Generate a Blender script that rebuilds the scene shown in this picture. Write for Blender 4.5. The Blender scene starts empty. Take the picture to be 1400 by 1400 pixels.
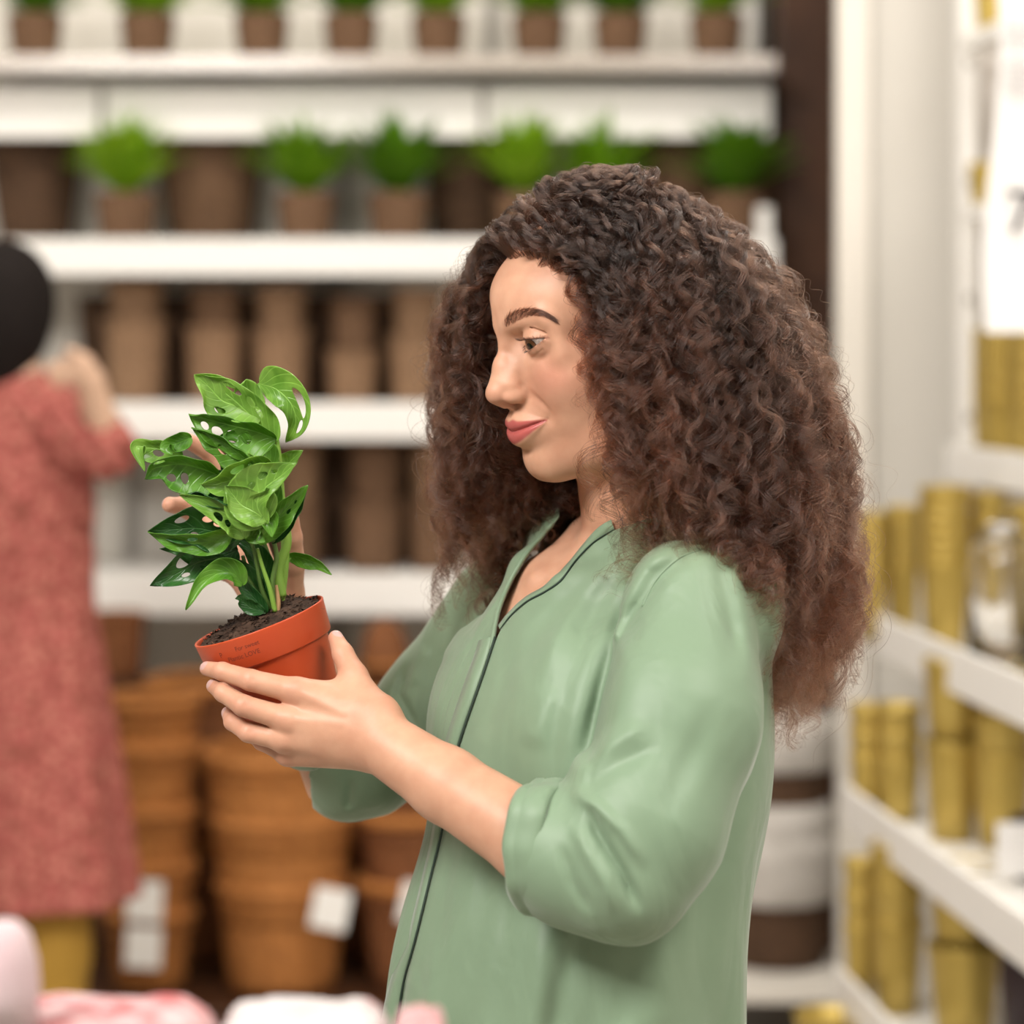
import bpy, bmesh, math, random
import numpy as np
from mathutils import Vector, Matrix, noise as mnoise
C = bpy.context.scene.collection
f32 = np.float32
PI = math.pi
F_PX, HOR, CAMZ, Y0 = 3500.0, 480.0, 1.55, 2.10      # focal length in pixels, horizon row, camera height, distance of the subject

def W(px, py, Y):                                    # a point of the photograph at distance Y metres
    return np.array([(px - 700) * Y / F_PX, Y, CAMZ - (py - HOR) * Y / F_PX])
def Wc(px, py, y=0.0):                               # same in centimetres, y measured from the woman's plane
    return W(px, py, Y0 + y / 100) * 100
def A(*v): return np.array(v, dtype=np.float64)
def nrm(v): v = np.asarray(v, float); return v / np.linalg.norm(v)

# ---------------------------------------------------------------- materials
def mat(name, col, rough=.6, spec=.4, metal=0., **k):
    m = bpy.data.materials.new(name); m.use_nodes = True
    nt = m.node_tree; b = nt.nodes['Principled BSDF']
    b.inputs['Base Color'].default_value = (*col, 1)
    b.inputs['Roughness'].default_value = rough
    b.inputs['Specular IOR Level'].default_value = spec
    b.inputs['Metallic'].default_value = metal
    for kk, v in k.items():
        b.inputs[kk].default_value = v
    return m
def N(m, t, **ins):
    n = m.node_tree.nodes.new(t)
    for k, v in ins.items():
        if k in n.inputs: n.inputs[k].default_value = v
        else: setattr(n, k, v)
    return n
def lk(m, a, b): m.node_tree.links.new(a, b)
def bs(m): return m.node_tree.nodes['Principled BSDF']
def noisecol(m, c1, c2, scale=10, detail=4, coord='Object', lo=.3, hi=.7, bump=0, bscale=None, dist=.002):
    tc = N(m, 'ShaderNodeTexCoord'); n = N(m, 'ShaderNodeTexNoise', Scale=scale, Detail=detail)
    lk(m, tc.outputs[coord], n.inputs['Vector'])
    r = N(m, 'ShaderNodeValToRGB'); r.color_ramp.elements[0].position = lo; r.color_ramp.elements[1].position = hi
    r.color_ramp.elements[0].color = (*c1, 1); r.color_ramp.elements[1].color = (*c2, 1)
    lk(m, n.outputs['Fac'], r.inputs[0]); lk(m, r.outputs[0], bs(m).inputs['Base Color'])
    if bump:
        n2 = N(m, 'ShaderNodeTexNoise', Scale=bscale or scale * 3, Detail=3); lk(m, tc.outputs[coord], n2.inputs['Vector'])
        bp = N(m, 'ShaderNodeBump', Strength=bump, Distance=dist); lk(m, n2.outputs['Fac'], bp.inputs['Height'])
        lk(m, bp.outputs[0], bs(m).inputs['Normal'])
    return m
def weave(m, c1, c2, su, sv, bump=.6, dist=.004):      # basket weave from uv
    tc = N(m, 'ShaderNodeUVMap'); mp = N(m, 'ShaderNodeMapping'); mp.inputs['Scale'].default_value = (su, sv, 1)
    lk(m, tc.outputs[0], mp.inputs[0])
    br = N(m, 'ShaderNodeTexBrick', Scale=1.0); br.offset = .5
    br.inputs['Color1'].default_value = (*c1, 1); br.inputs['Color2'].default_value = (*c2, 1)
    br.inputs['Mortar'].default_value = (*[x * .35 for x in c1], 1); br.inputs['Mortar Size'].default_value = .08
    br.inputs['Mortar Smooth'].default_value = .6; br.inputs['Brick Width'].default_value = 1.0; br.inputs['Row Height'].default_value = .5
    lk(m, mp.outputs[0], br.inputs['Vector'])
    ns = N(m, 'ShaderNodeTexNoise', Scale=9.0, Detail=4); mx = N(m, 'ShaderNodeMixRGB', blend_type='OVERLAY', Fac=.5)
    lk(m, br.outputs['Color'], mx.inputs[1]); lk(m, ns.outputs['Fac'], mx.inputs[2]); lk(m, mx.outputs[0], bs(m).inputs['Base Color'])
    bp = N(m, 'ShaderNodeBump', Strength=bump, Distance=dist); iv = N(m, 'ShaderNodeInvert')
    lk(m, br.outputs['Fac'], iv.inputs['Color']); lk(m, iv.outputs[0], bp.inputs['Height']); lk(m, bp.outputs[0], bs(m).inputs['Normal'])
    return m

# ---------------------------------------------------------------- objects
def link(name, me, m=None, parent=None):
    o = bpy.data.objects.new(name, me); C.objects.link(o)
    if m is not None:
        for mm in (m if isinstance(m, (list, tuple)) else [m]): me.materials.append(mm)
    if parent is not None: o.parent = parent
    return o
def tag(o, label=None, cat=None, group=None, kind=None):
    if label: o['label'] = label
    if cat: o['category'] = cat
    if group: o['group'] = group
    if kind: o['kind'] = kind
    return o
def empty(name, loc, rz=0, label=None, cat=None, group=None):
    o = bpy.data.objects.new(name, None); C.objects.link(o); o.location = loc; o.rotation_euler = (0, 0, rz)
    o.empty_display_size = .05
    return tag(o, label, cat, group)
def mesh_np(name, V, Q, smooth=True):
    V = np.asarray(V, f32); me = bpy.data.meshes.new(name)
    Q = np.asarray(Q, np.int32); k = Q.shape[1]; n = len(Q)
    me.vertices.add(len(V)); me.vertices.foreach_set('co', V.ravel())
    me.loops.add(n * k); me.loops.foreach_set('vertex_index', Q.ravel())
    me.polygons.add(n); me.polygons.foreach_set('loop_start', np.arange(n, dtype=np.int32) * k)
    me.update(calc_edges=True); me.validate()
    me.polygons.foreach_set('use_smooth', np.full(len(me.polygons), smooth)); me.update()
    return me
def attr(me, name, vals):
    a = me.attributes.new(name, 'FLOAT', 'POINT'); a.data.foreach_set('value', np.asarray(vals, f32)); return a
def copy_tree(o, parent=None):
    c = o.copy(); C.objects.link(c)
    if parent is not None: c.parent = parent
    for ch in list(o.children): copy_tree(ch, c)
    return c
class MB:                                            # collects shapes, builds ONE mesh object
    def __init__(s): s.v = []; s.f = []; s.uv = []; s.sm = []
    def add(s, V, Fc, uv=None, smooth=False):
        b = len(s.v); s.v += [tuple(map(float, p)) for p in V]
        for i, f in enumerate(Fc):
            s.f.append([b + j for j in f]); s.uv.append(uv[i] if uv else None); s.sm.append(smooth)
        return s
    def box(s, x0, x1, y0, y1, z0, z1):
        V = [(x, y, z) for z in (z0, z1) for y in (y0, y1) for x in (x0, x1)]
        return s.add(V, [(0, 2, 3, 1), (4, 5, 7, 6), (0, 1, 5, 4), (2, 6, 7, 3), (0, 4, 6, 2), (1, 3, 7, 5)])
    def lathe(s, prof, n=40, c=(0, 0, 0), sx=1, sy=1, rough=0, seed=0):
        rg = np.random.default_rng(seed); V = []; Fc = []; uv = []
        L = [0]
        for i in range(1, len(prof)): L.append(L[-1] + math.hypot(prof[i][0] - prof[i - 1][0], prof[i][1] - prof[i - 1][1]))
        for (r, z) in prof:
            for j in range(n):
                a = 2 * PI * j / n; rr = r * (1 + rough * rg.normal())
                V.append((c[0] + sx * rr * math.cos(a), c[1] + sy * rr * math.sin(a), c[2] + z))
        for i in range(len(prof) - 1):
            for j in range(n):
                k = (j + 1) % n
                Fc.append((i * n + j, i * n + k, (i + 1) * n + k, (i + 1) * n + j))
                u0, u1 = j / n, (j + 1) / n
                uv.append([(u0, L[i]), (u1, L[i]), (u1, L[i + 1]), (u0, L[i + 1])])
        return s.add(V, Fc, uv, True)
    def tube(s, pts, r, n=8, caps=True):
        pts = [np.asarray(p, float) for p in pts]; m = len(pts)
        rs = r if hasattr(r, '__len__') else [r] * m
        T = [nrm(pts[min(i + 1, m - 1)] - pts[max(i - 1, 0)]) for i in range(m)]
        u = nrm(np.cross(T[0], (0.3, .2, 1) if abs(T[0][2]) < .9 else (1, 0, 0))); V = []; Fc = []
        for i in range(m):
            u = nrm(u - T[i] * np.dot(u, T[i])); w = np.cross(T[i], u)
            for j in range(n):
                a = 2 * PI * j / n; V.append(pts[i] + rs[i] * (math.cos(a) * u + math.sin(a) * w))
        for i in range(m - 1):
            for j in range(n): Fc.append((i * n + j, i * n + (j + 1) % n, (i + 1) * n + (j + 1) % n, (i + 1) * n + j))
        if caps: Fc += [tuple(range(n))[::-1], tuple((m - 1) * n + j for j in range(n))]
        return s.add(V, Fc, None, True)
    def build(s, name, m=None, parent=None, bevel=0):
        me = bpy.data.meshes.new(name); me.from_pydata(s.v, [], s.f)
        ul = me.uv_layers.new(name='UVMap'); i = 0
        for f, uv in zip(s.f, s.uv):
            for j in range(len(f)):
                ul.data[i].uv = uv[j] if uv else (s.v[f[j]][0] * 1.0 + s.v[f[j]][1], s.v[f[j]][2]); i += 1
        me.polygons.foreach_set('use_smooth', s.sm); me.update()
        o = link(name, me, m, parent)
        if bevel:
            b = o.modifiers.new('bevel', 'BEVEL'); b.width = bevel; b.segments = 2; b.limit_method = 'ANGLE'
        return o

# ---------------------------------------------------------------- signed distance sculpting
def ell(P, c, r, R=None):
    q = P - np.asarray(c, f32)
    if R is not None: q = q @ np.asarray(R, f32)
    r = np.asarray(r, f32); k0 = np.sqrt(((q / r) ** 2).sum(-1)); k1 = np.sqrt(((q / (r * r)) ** 2).sum(-1)) + 1e-6
    return k0 * (k0 - 1) / k1
def rc(P, a, b, ra, rb):
    a = np.asarray(a, f32); b = np.asarray(b, f32); d = b - a
    t = np.clip(((P - a) @ d) / max(float(d @ d), 1e-9), 0, 1)
    return np.sqrt(((P - a - t[:, None] * d) ** 2).sum(-1)) - (ra + (rb - ra) * t)
def smin(a, b, k):
    h = np.clip(.5 + .5 * (b - a) / k, 0, 1); return b + (a - b) * h - k * h * (1 - h)
def smax(a, b, k): return -smin(-a, -b, k)
def chain(P, pts, rs, k=.3):
    d = rc(P, pts[0], pts[1], rs[0], rs[1])
    for i in range(1, len(pts) - 1): d = smin(d, rc(P, pts[i], pts[i + 1], rs[i], rs[i + 1]), k)
    return d
def polyd(P, pts):                                    # distance to a polyline
    d = None
    for i in range(len(pts) - 1):
        e = rc(P, pts[i], pts[i + 1], 0, 0); d = e if d is None else np.minimum(d, e)
    return d
def spl(pts, n):                                      # catmull-rom resample
    p = np.asarray(pts, float); m = len(p); q = np.vstack([2 * p[0] - p[1], p, 2 * p[-1] - p[-2]])
    out = []
    for x in np.linspace(0, m - 1, n):
        i = min(int(x), m - 2); t = x - i; a, b, c, d = q[i], q[i + 1], q[i + 2], q[i + 3]
        out.append(.5 * ((2 * b) + (c - a) * t + (2 * a - 5 * b + 4 * c - d) * t * t + (3 * b - a - 3 * c + d) * t ** 3))
    return np.array(out)
def ev(f, P, ch=400000):
    return np.concatenate([f(P[i:i + ch]) for i in range(0, len(P), ch)]) if len(P) else np.zeros(0, f32)
def sdf_mesh(f, lo, hi, h, proj=2, slack=1.5):
    B = 8; lo = np.asarray(lo, f32); n = (np.ceil((np.asarray(hi) - lo) / h / B).astype(int) + 1)
    bi = np.stack(np.meshgrid(*[np.arange(k) for k in n], indexing='ij'), -1).reshape(-1, 3)
    cen = (lo + (bi * B + (B - 1) / 2) * h).astype(f32); dc = ev(f, cen)
    V = np.repeat(np.repeat(np.repeat(dc.reshape(n), B, 0), B, 1), B, 2).astype(f32)
    act = bi[np.abs(dc) < h * B * .87 * slack]
    loc = np.stack(np.meshgrid(*[np.arange(B)] * 3, indexing='ij'), -1).reshape(-1, 3)
    for i in range(0, len(act), 600):
        idx = (act[i:i + 600, None, :] * B + loc[None]).reshape(-1, 3)
        V[idx[:, 0], idx[:, 1], idx[:, 2]] = f((lo + idx * h).astype(f32))
    S = V < 0; cnt = np.zeros(tuple(np.array(V.shape) - 1), np.int8)
    corners = [(x, y, z) for x in (0, 1) for y in (0, 1) for z in (0, 1)]
    sl = lambda c: tuple(slice(c[a], V.shape[a] - 1 + c[a]) for a in range(3))
    for c in corners: cnt += S[sl(c)]
    ci = np.argwhere((cnt > 0) & (cnt < 8)); ids = np.full(cnt.shape, -1, np.int32); ids[tuple(ci.T)] = np.arange(len(ci))
    cv = np.stack([V[tuple((ci + c).T)] for c in corners], 1); acc = np.zeros((len(ci), 3)); w = np.zeros(len(ci))
    for a in range(8):
        for b in range(a + 1, 8):
            ca, cb = np.array(corners[a]), np.array(corners[b])
            if np.abs(ca - cb).sum() != 1: continue
            m = (cv[:, a] < 0) != (cv[:, b] < 0); t = cv[m, a] / (cv[m, a] - cv[m, b])
            acc[m] += ca + t[:, None] * (cb - ca); w[m] += 1
    X = (lo + (ci + acc / w[:, None]) * h).astype(f32)
    Fs = []
    for ax in range(3):
        s0 = [slice(None)] * 3; s1 = [slice(None)] * 3; s0[ax] = slice(0, -1); s1[ax] = slice(1, None)
        e = np.argwhere(S[tuple(s0)] != S[tuple(s1)]); o1, o2 = (ax + 1) % 3, (ax + 2) % 3
        ok = (e[:, o1] > 0) & (e[:, o2] > 0) & (e[:, o1] < cnt.shape[o1]) & (e[:, o2] < cnt.shape[o2]) & (e[:, ax] < cnt.shape[ax]); e = e[ok]
        q = []
        for (u, v) in ((1, 1), (0, 1), (0, 0), (1, 0)):
            c = e.copy(); c[:, o1] -= u; c[:, o2] -= v; q.append(ids[tuple(c.T)])
        q = np.stack(q, 1); fl = ~S[tuple(e.T)]; q[fl] = q[fl][:, ::-1]
        Fs.append(q[(q >= 0).all(1)])
    Q = np.concatenate(Fs)
    ep = h * .35
    for _ in range(proj):
        g = np.stack([(ev(f, X + np.array(dv, f32) * ep) - ev(f, X - np.array(dv, f32) * ep)) for dv in ((1, 0, 0), (0, 1, 0), (0, 0, 1))], 1) / (2 * ep)
        d = ev(f, X); st = d[:, None] * g / np.maximum((g * g).sum(1), .2)[:, None]
        ln = np.linalg.norm(st, axis=1); st *= np.minimum(1, .6 * h / np.maximum(ln, 1e-6))[:, None]
        X = (X - st).astype(f32)
    return X, Q
def tri(Q): return np.concatenate([Q[:, [0, 1, 2]], Q[:, [0, 2, 3]]]) if Q.shape[1] == 4 else Q
def clip_mesh(V, T, s, extra=()):                     # keep s>0, cutting triangles cleanly; extra: per-vertex arrays carried along
    T = tri(np.asarray(T)); s = np.asarray(s, float).copy(); s[np.abs(s) < 1e-7] = 1e-7; pos = s > 0; k = pos[T].sum(1)
    out = [T[k == 3]]; nv = [V]; ex = [[e] for e in extra]; base = len(V); cache = {}
    newp = []
    def cut(a, b):
        key = (a, b) if a < b else (b, a)
        if key not in cache: cache[key] = base + len(newp); newp.append(key)
        return cache[key]
    add = []
    for t in T[k == 1]:
        i = int(np.argmax(pos[t])); a, b, c = int(t[i]), int(t[(i + 1) % 3]), int(t[(i + 2) % 3])
        add.append((a, cut(a, b), cut(a, c)))
    for t in T[k == 2]:
        i = int(np.argmin(pos[t])); a, b, c = int(t[i]), int(t[(i + 1) % 3]), int(t[(i + 2) % 3])
        x, y = cut(a, b), cut(a, c); add += [(x, b, c), (x, c, y)]
    if newp:
        e = np.array(newp); t = (s[e[:, 0]] / (s[e[:, 0]] - s[e[:, 1]]))[:, None]
        V = np.concatenate([V, V[e[:, 0]] * (1 - t) + V[e[:, 1]] * t])
        extra = [np.concatenate([x, x[e[:, 0]] * (1 - t[:, 0]) + x[e[:, 1]] * t[:, 0]]) for x in extra]
        T = np.concatenate([out[0], np.array(add)])
    else: T = out[0]
    u, inv = np.unique(T, return_inverse=True)
    return V[u], inv.reshape(-1, 3), [x[u] for x in extra]
def hair_obj(name, P, R, m, parent=None):             # P (n,k,3) metres, R (n,k) radii
    n, k, _ = P.shape; hc = bpy.data.hair_curves.new(name); hc.add_curves([k] * n)
    hc.attributes['position'].data.foreach_set('vector', np.ascontiguousarray(P, f32).ravel())
    r = hc.attributes.get('radius') or hc.attributes.new('radius', 'FLOAT', 'POINT')
    r.data.foreach_set('value', np.ascontiguousarray(R, f32).ravel())
    hc.materials.append(m); o = bpy.data.objects.new(name, hc); C.objects.link(o)
    if parent is not None: o.parent = parent
    return o

HEAD_H = .1
HAIR = 1.0
HAND_H = .1
BL_H = .22
# ================================================================= the woman: head, neck and chest
yw, pt = math.radians(64), math.radians(12)
_Fh = A(-math.sin(yw), -math.cos(yw), 0); HL = A(math.cos(yw), -math.sin(yw), 0)
HF = _Fh * math.cos(pt) - A(0, 0, 1) * math.sin(pt); HU = A(0, 0, 1) * math.cos(pt) + _Fh * math.sin(pt)
HO = Wc(820, 441, 0); HM = np.stack([HF, HL, HU], 1)
def toH(P): return ((P - HO.astype(f32)) @ HM.astype(f32)).astype(f32)
def fromH(q): return np.asarray(q, float) @ HM.T + HO
byw = math.radians(60)
BF = A(-math.sin(byw), -math.cos(byw), 0); BL = A(math.cos(byw), -math.sin(byw), 0); BU = A(0, 0, 1)
BO = Wc(860, 740, 3); BM = np.stack([BF, BL, BU], 1)
def toB(P): return ((P - BO.astype(f32)) @ BM.astype(f32)).astype(f32)
def fromB(q): return np.asarray(q, float) @ BM.T + BO

EYE = A(7.05, 3.2, .02); ER = 1.4
def eyeang(q):                                        # q (F,|L|,U) -> azimuth (outwards +), elevation, radius about the eyeball
    d = q - EYE.astype(f32); r = np.sqrt((d * d).sum(1)) + 1e-6
    az = np.arctan2(d[:, 1], d[:, 0]); el = np.arcsin(np.clip(d[:, 2] / r, -1, 1)); return az, el, r
def lidcurves(az):
    t = np.clip((az + 1.0) / 2.3, 0, 1)               # 0 inner corner .. 1 outer corner
    sn = np.maximum(np.sin(PI * t), 0)
    s2 = np.maximum(np.sin(PI * t ** .75), 0); return .08 + .06 * t + .11 * sn ** .7, .07 + .07 * t - .50 * s2 ** 1.1, t
def lipcurves(L):
    x = np.clip(L / 2.85, 0, 1)
    zs = -6.98 + .62 * x ** 1.5
    zu = zs + (.82 + .16 * np.exp(-((L - .6) / .38) ** 2)) * np.maximum(1 - x ** 1.7, 0) ** .8 + .001
    zl = zs - 1.02 * np.maximum(1 - x ** 2.0, 0) ** .75 - .001
    return x, zs, zu, zl
def lipfield(q):
    L = q[:, 1]; z = q[:, 2]; x, zs, zu, zl = lipcurves(L)
    tu = (z - zs) / (zu - zs); tl = (zs - z) / (zs - zl); e = np.maximum(1 - x ** 2.2, 0) ** .5
    def prof(t): return np.where(t < 1, np.sin(PI * np.clip(t, 0, 1) ** .75 * .62 + .38 * 0) , np.sin(PI * .62) * np.exp(-((t - 1) / .55) ** 2)) * (t >= 0)
    bump = np.where(z > zs, .36 * prof(tu), .44 * prof(tl)) * e
    dz = np.minimum((zu - z), (z - zl)); mask = np.clip(dz / .12 + .5, 0, 1) * (x < .99) * (q[:, 0] > 6)
    return bump, mask, zs, x
def farwarp(L, U): t = np.clip((-L - .5) / 1.8, 0, 1); return (.75 * t * t * (3 - 2 * t) * np.exp(-((U - .6) / 3.0) ** 2)).astype(f32)
def _arc(dels, rad):
    out = []
    for a, de in dels:
        aa = np.array([a]); u, _, _ = lidcurves(aa); e = float(u[0]) + de; out.append(tuple(EYE + rad * A(math.cos(a) * math.cos(e), math.sin(a) * math.cos(e), math.sin(e))))
    return out
LIDLINE = _arc([(-.75, .28), (-.6, .50), (-.25, .66), (.2, .68), (.65, .56), (1.0, .42), (1.35, .28), (1.6, .15)], ER + .22)
LIDFOLD = _arc([(-.65, .62), (-.35, .88), (0, .95), (.4, .92), (.8, .80), (1.2, .60), (1.5, .42)], ER + .04)
def face_sdf(q0):
    q = q0.copy(); q[:, 0] += farwarp(q[:, 1], q[:, 2]); q[:, 1] = np.sqrt(q[:, 1] ** 2 + .0004)
    d = ell(q, (-1.0, 0, 2.2), (8.3, 7.2, 7.9))
    d = smin(d, ell(q, (2.75, 0, 2.4), (6.4, 6.6, 5.35)), 1.2)
    d = smin(d, ell(q, (3.7, 0, -3.8), (4.9, 5.5, 6.2)), 1.5)
    d = smin(d, ell(q, (5.85, 0, -6.75), (3.75, 3.2, 3.15)), .9)
    d = smin(d, ell(q, (3.2, 3.0, -6.6), (3.6, 2.5, 3.9)), 1.6)         # jaw fill
    d = smin(d, ell(q, (5.1, 3.2, -3.3), (2.75, 2.75, 2.5)), 1.3)      # cheek apple
    d = smin(d, rc(q, (6.9, 2.9, -2.0), (2.8, 5.7, -1.4), .85, 1.0), 1.5)
    d = smin(d, rc(q, (6.7, 4.6, 1.1), (6.35, 4.9, -1.2), .55, .6), 1.2)
    d = smin(d, ell(q, (1.8, 3.6, -3.5), (4.6, 2.9, 5)), 1.5)  # cheekbone
    d = smin(d, rc(q, (.8, 4.9, -5.6), (3.0, 4.2, -9.1), 1.6, 1.6), 2.0)
    d = smin(d, rc(q, (3.0, 4.2, -9.1), (6.6, .8, -10.2), 1.6, 1.35), 2.0)
    d = smin(d, ell(q, (6.95, 0, -9.95), (1.6, 1.9, 1.5)), 1.2)
    d = smin(d, ell(q, (4.2, 0, -9.4), (3.6, 3.9, 2.4)), 1.2)
    # brow ridge, nose
    d = smin(d, rc(q, (8.35, .8, 1.45), (7.2, 4.3, 1.95), .6, .55), 1.0)
    d = smax(d, -ell(q, (9.2, 2.7, .05), (1.6, 1.75, .95)), .9)
    nb = chain(q, [(8.35, 0, 1.3), (8.62, 0, .1), (9.42, 0, -1.6), (10.3, 0, -3.45)], [.55, .50, .60, .75], .8)
    d = smin(d, nb, .8)
    d = smin(d, rc(q, (7.7, .75, -.7), (9.4, .75, -3.2), .55, .88), 1.0)
    d = smin(d, ell(q, (10.35, 0, -3.75), (.9, .84, .8)), .5)
    d = smin(d, ell(q, (9.15, 1.1, -4.08), (1.15, .62, .66)), .4)
    d = smin(d, rc(q, (10.2, 0, -4.35), (9.4, 0, -4.95), .42, .4), .3)
    d = smax(d, -ell(q, (9.6, .68, -4.86), (.62, .3, .36)), .2)
    d = d + .10 * np.exp(-(polyd(q, [(8.9, 1.85, -3.6), (8.5, 2.0, -4.4)]) / .22) ** 2)
    # eyes
    az, el, r = eyeang(q); up, lo, t = lidcurves(az); sn = np.maximum(np.sin(PI * np.clip(t, .02, .98)), 0)
    lid = np.where(el > up, r - (ER + .15), r - (ER + .13)); d = smin(d, lid, .35)
    near = np.exp(-((r - 1.7) / .5) ** 2)
    d = smin(d, chain(q, LIDFOLD, [.12, .24, .28, .28, .26, .20, .12], .3), .30)
    d = d + .24 * np.exp(-(polyd(q, LIDLINE) / .08) ** 2)
    op = np.maximum(el - up, lo - el) * ER
    cut = np.maximum(op, np.abs(r - ER) - .7); cut = np.maximum(cut, np.maximum(-.95 - az, az - 1.3) * ER)
    d = smax(d, -cut, .07); d = np.minimum(d, r - (ER - .1))
    bag = ER * (el - (lo - .45)); d = d + .05 * np.exp(-(bag / .12) ** 2) * near * (np.abs(az) < 1.1)
    # mouth
    d = smax(d, -rc(q, (9.62, 0, -5.1), (9.55, 0, -5.85), .14, .2), .35)
    bump, _, zs, x = lipfield(q); fr = np.clip((q[:, 0] - 5.5) / .8, 0, 1); fr = fr * np.clip((9.9 - np.abs(q[:, 2] + 7)) / 1, 0, 1)
    d = d - bump * .8 * fr
    d = d + .09 * np.exp(-((q[:, 2] - zs) / .15) ** 2) * fr * np.clip((1.04 - q[:, 1] / 2.85) / .06, 0, 1)
    d = d + .16 * np.exp(-(((q - A(7.0, 3.0, -6.3).astype(f32)) / A(1.5, .35, .55).astype(f32)) ** 2).sum(1))
    nl = polyd(q, [(8.5, 2.1, -4.1), (7.9, 2.8, -4.9), (7.1, 3.25, -5.9)]); d = d + .13 * np.exp(-(nl / .32) ** 2)
    ml = polyd(q, [(6.6, 3.4, -7.0), (6.3, 3.3, -8.3)]); d = d + .06 * np.exp(-(ml / .45) ** 2)
    d = d + .22 * np.exp(-(((q - A(8.9, 0, -8.75).astype(f32)) / A(.8, 1.5, .5).astype(f32)) ** 2).sum(1))
    # ear
    ear = ell(q, (-.4, 7.0, -1.0), (1.7, .7, 3.0)); ear = smax(ear, -ell(q, (.1, 7.6, -.6), (1.0, .5, 1.9)), .3)
    return smin(d, ear, .4)
def torso_skin(P):
    b = toB(P); bs_ = b.copy(); bs_[:, 1] = np.sqrt(b[:, 1] ** 2 + .04)
    d = chain(P, [Wc(858, 560, .5), Wc(888, 680, 1.5), Wc(895, 800, 3)], [5.2, 5.25, 6.0], 2)
    d = smin(d, ell(bs_, (-.5, 0, -17), (9.0, 14.0, 17.5)), 3.0)
    d = smin(d, rc(bs_, (-3.0, 3.0, 1.5), (-1.5, 12.8, -4.8), 3.3, 3.3), 3.5)
    d = smin(d, ell(bs_, (1.7, 0, -14.0), (10.0, 12.5, 14.0)), 2.0); cl = rc(bs_, (7.6, 2.2, -3.0), (2.0, 11, -2.4), .3, .35); d = smin(d, cl, 1.8)
    d = d + .15 * np.exp(-(((bs_ - A(7.6, 0, -2.2).astype(f32)) / A(1.6, 1.1, 1.3).astype(f32)) ** 2).sum(1))
    d = smin(d, chain(b, [(.8, -5.6, -.8), (5.4, -4.6, -3.9), (8.3, -3.7, -8.0)], [1.5, 1.5, 1.5], 1), 3.0)
    d = smin(d, ell(bs_, (5.5, 7.2, -20), (6.2, 6.2, 6.5)), 3.0)
    return d
def head_sdf(P):
    return smin(face_sdf(toH(P)), torso_skin(P), 1.1)
def build_head():
    X, Q = sdf_mesh(head_sdf, Wc(615, 720, -16)[[0, 1, 2]] * [1, 1, 1] - [0, 0, 14], Wc(1010, 240, 17) + [1.5, 0, 0], HEAD_H)
    q = toH(X); q[:, 0] += farwarp(q[:, 1], q[:, 2]); q[:, 1] = np.abs(q[:, 1]); lip = lipfield(q)[1]
    blush = np.exp(-(((q - A(7.0, 4.0, -3.2).astype(f32)) / A(2.2, 2.0, 1.8).astype(f32)) ** 2).sum(1))
    az, el, r = eyeang(q); up, lo, t = lidcurves(az)
    rim = .35 * np.exp(-((el - lo) / .07) ** 2) * (np.abs(az) < 1.2) * (r < 1.75) + .9 * np.exp(-((el - up - .01) / .065) ** 2) * (az > -1.05) * (az < 1.5) * (r < 1.75)
    brow = polyd(q, BROW); brow = np.clip(1 - brow / .44, 0, 1)
    nose = np.exp(-(((q - A(10.2, 0, -4.2).astype(f32)) / A(1.5, 1.5, 1.2).astype(f32)) ** 2).sum(1))
    return X, Q, dict(lip=lip, blush=np.clip(blush + .55 * nose, 0, 1), rim=np.clip(rim, 0, 1), brow=brow)
def cam_hit(f, px, py, y0=-30, y1=25):                # where the line of sight meets a surface (used to lay details on it)
    y = y0
    for _ in range(60):
        p = Wc(px, py, y); d = float(f(p[None].astype(f32))[0])
        if d < .01 or y > y1: break
        y += max(d * .7, .02)
    return Wc(px, py, y)
BROW = [tuple((cam_hit(lambda P: face_sdf(toH(P)), a, b, -9, 8) - HO) @ HM) for a, b in ((690, 443), (702, 435), (716, 429), (731, 427), (746, 430), (761, 438))]

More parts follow.
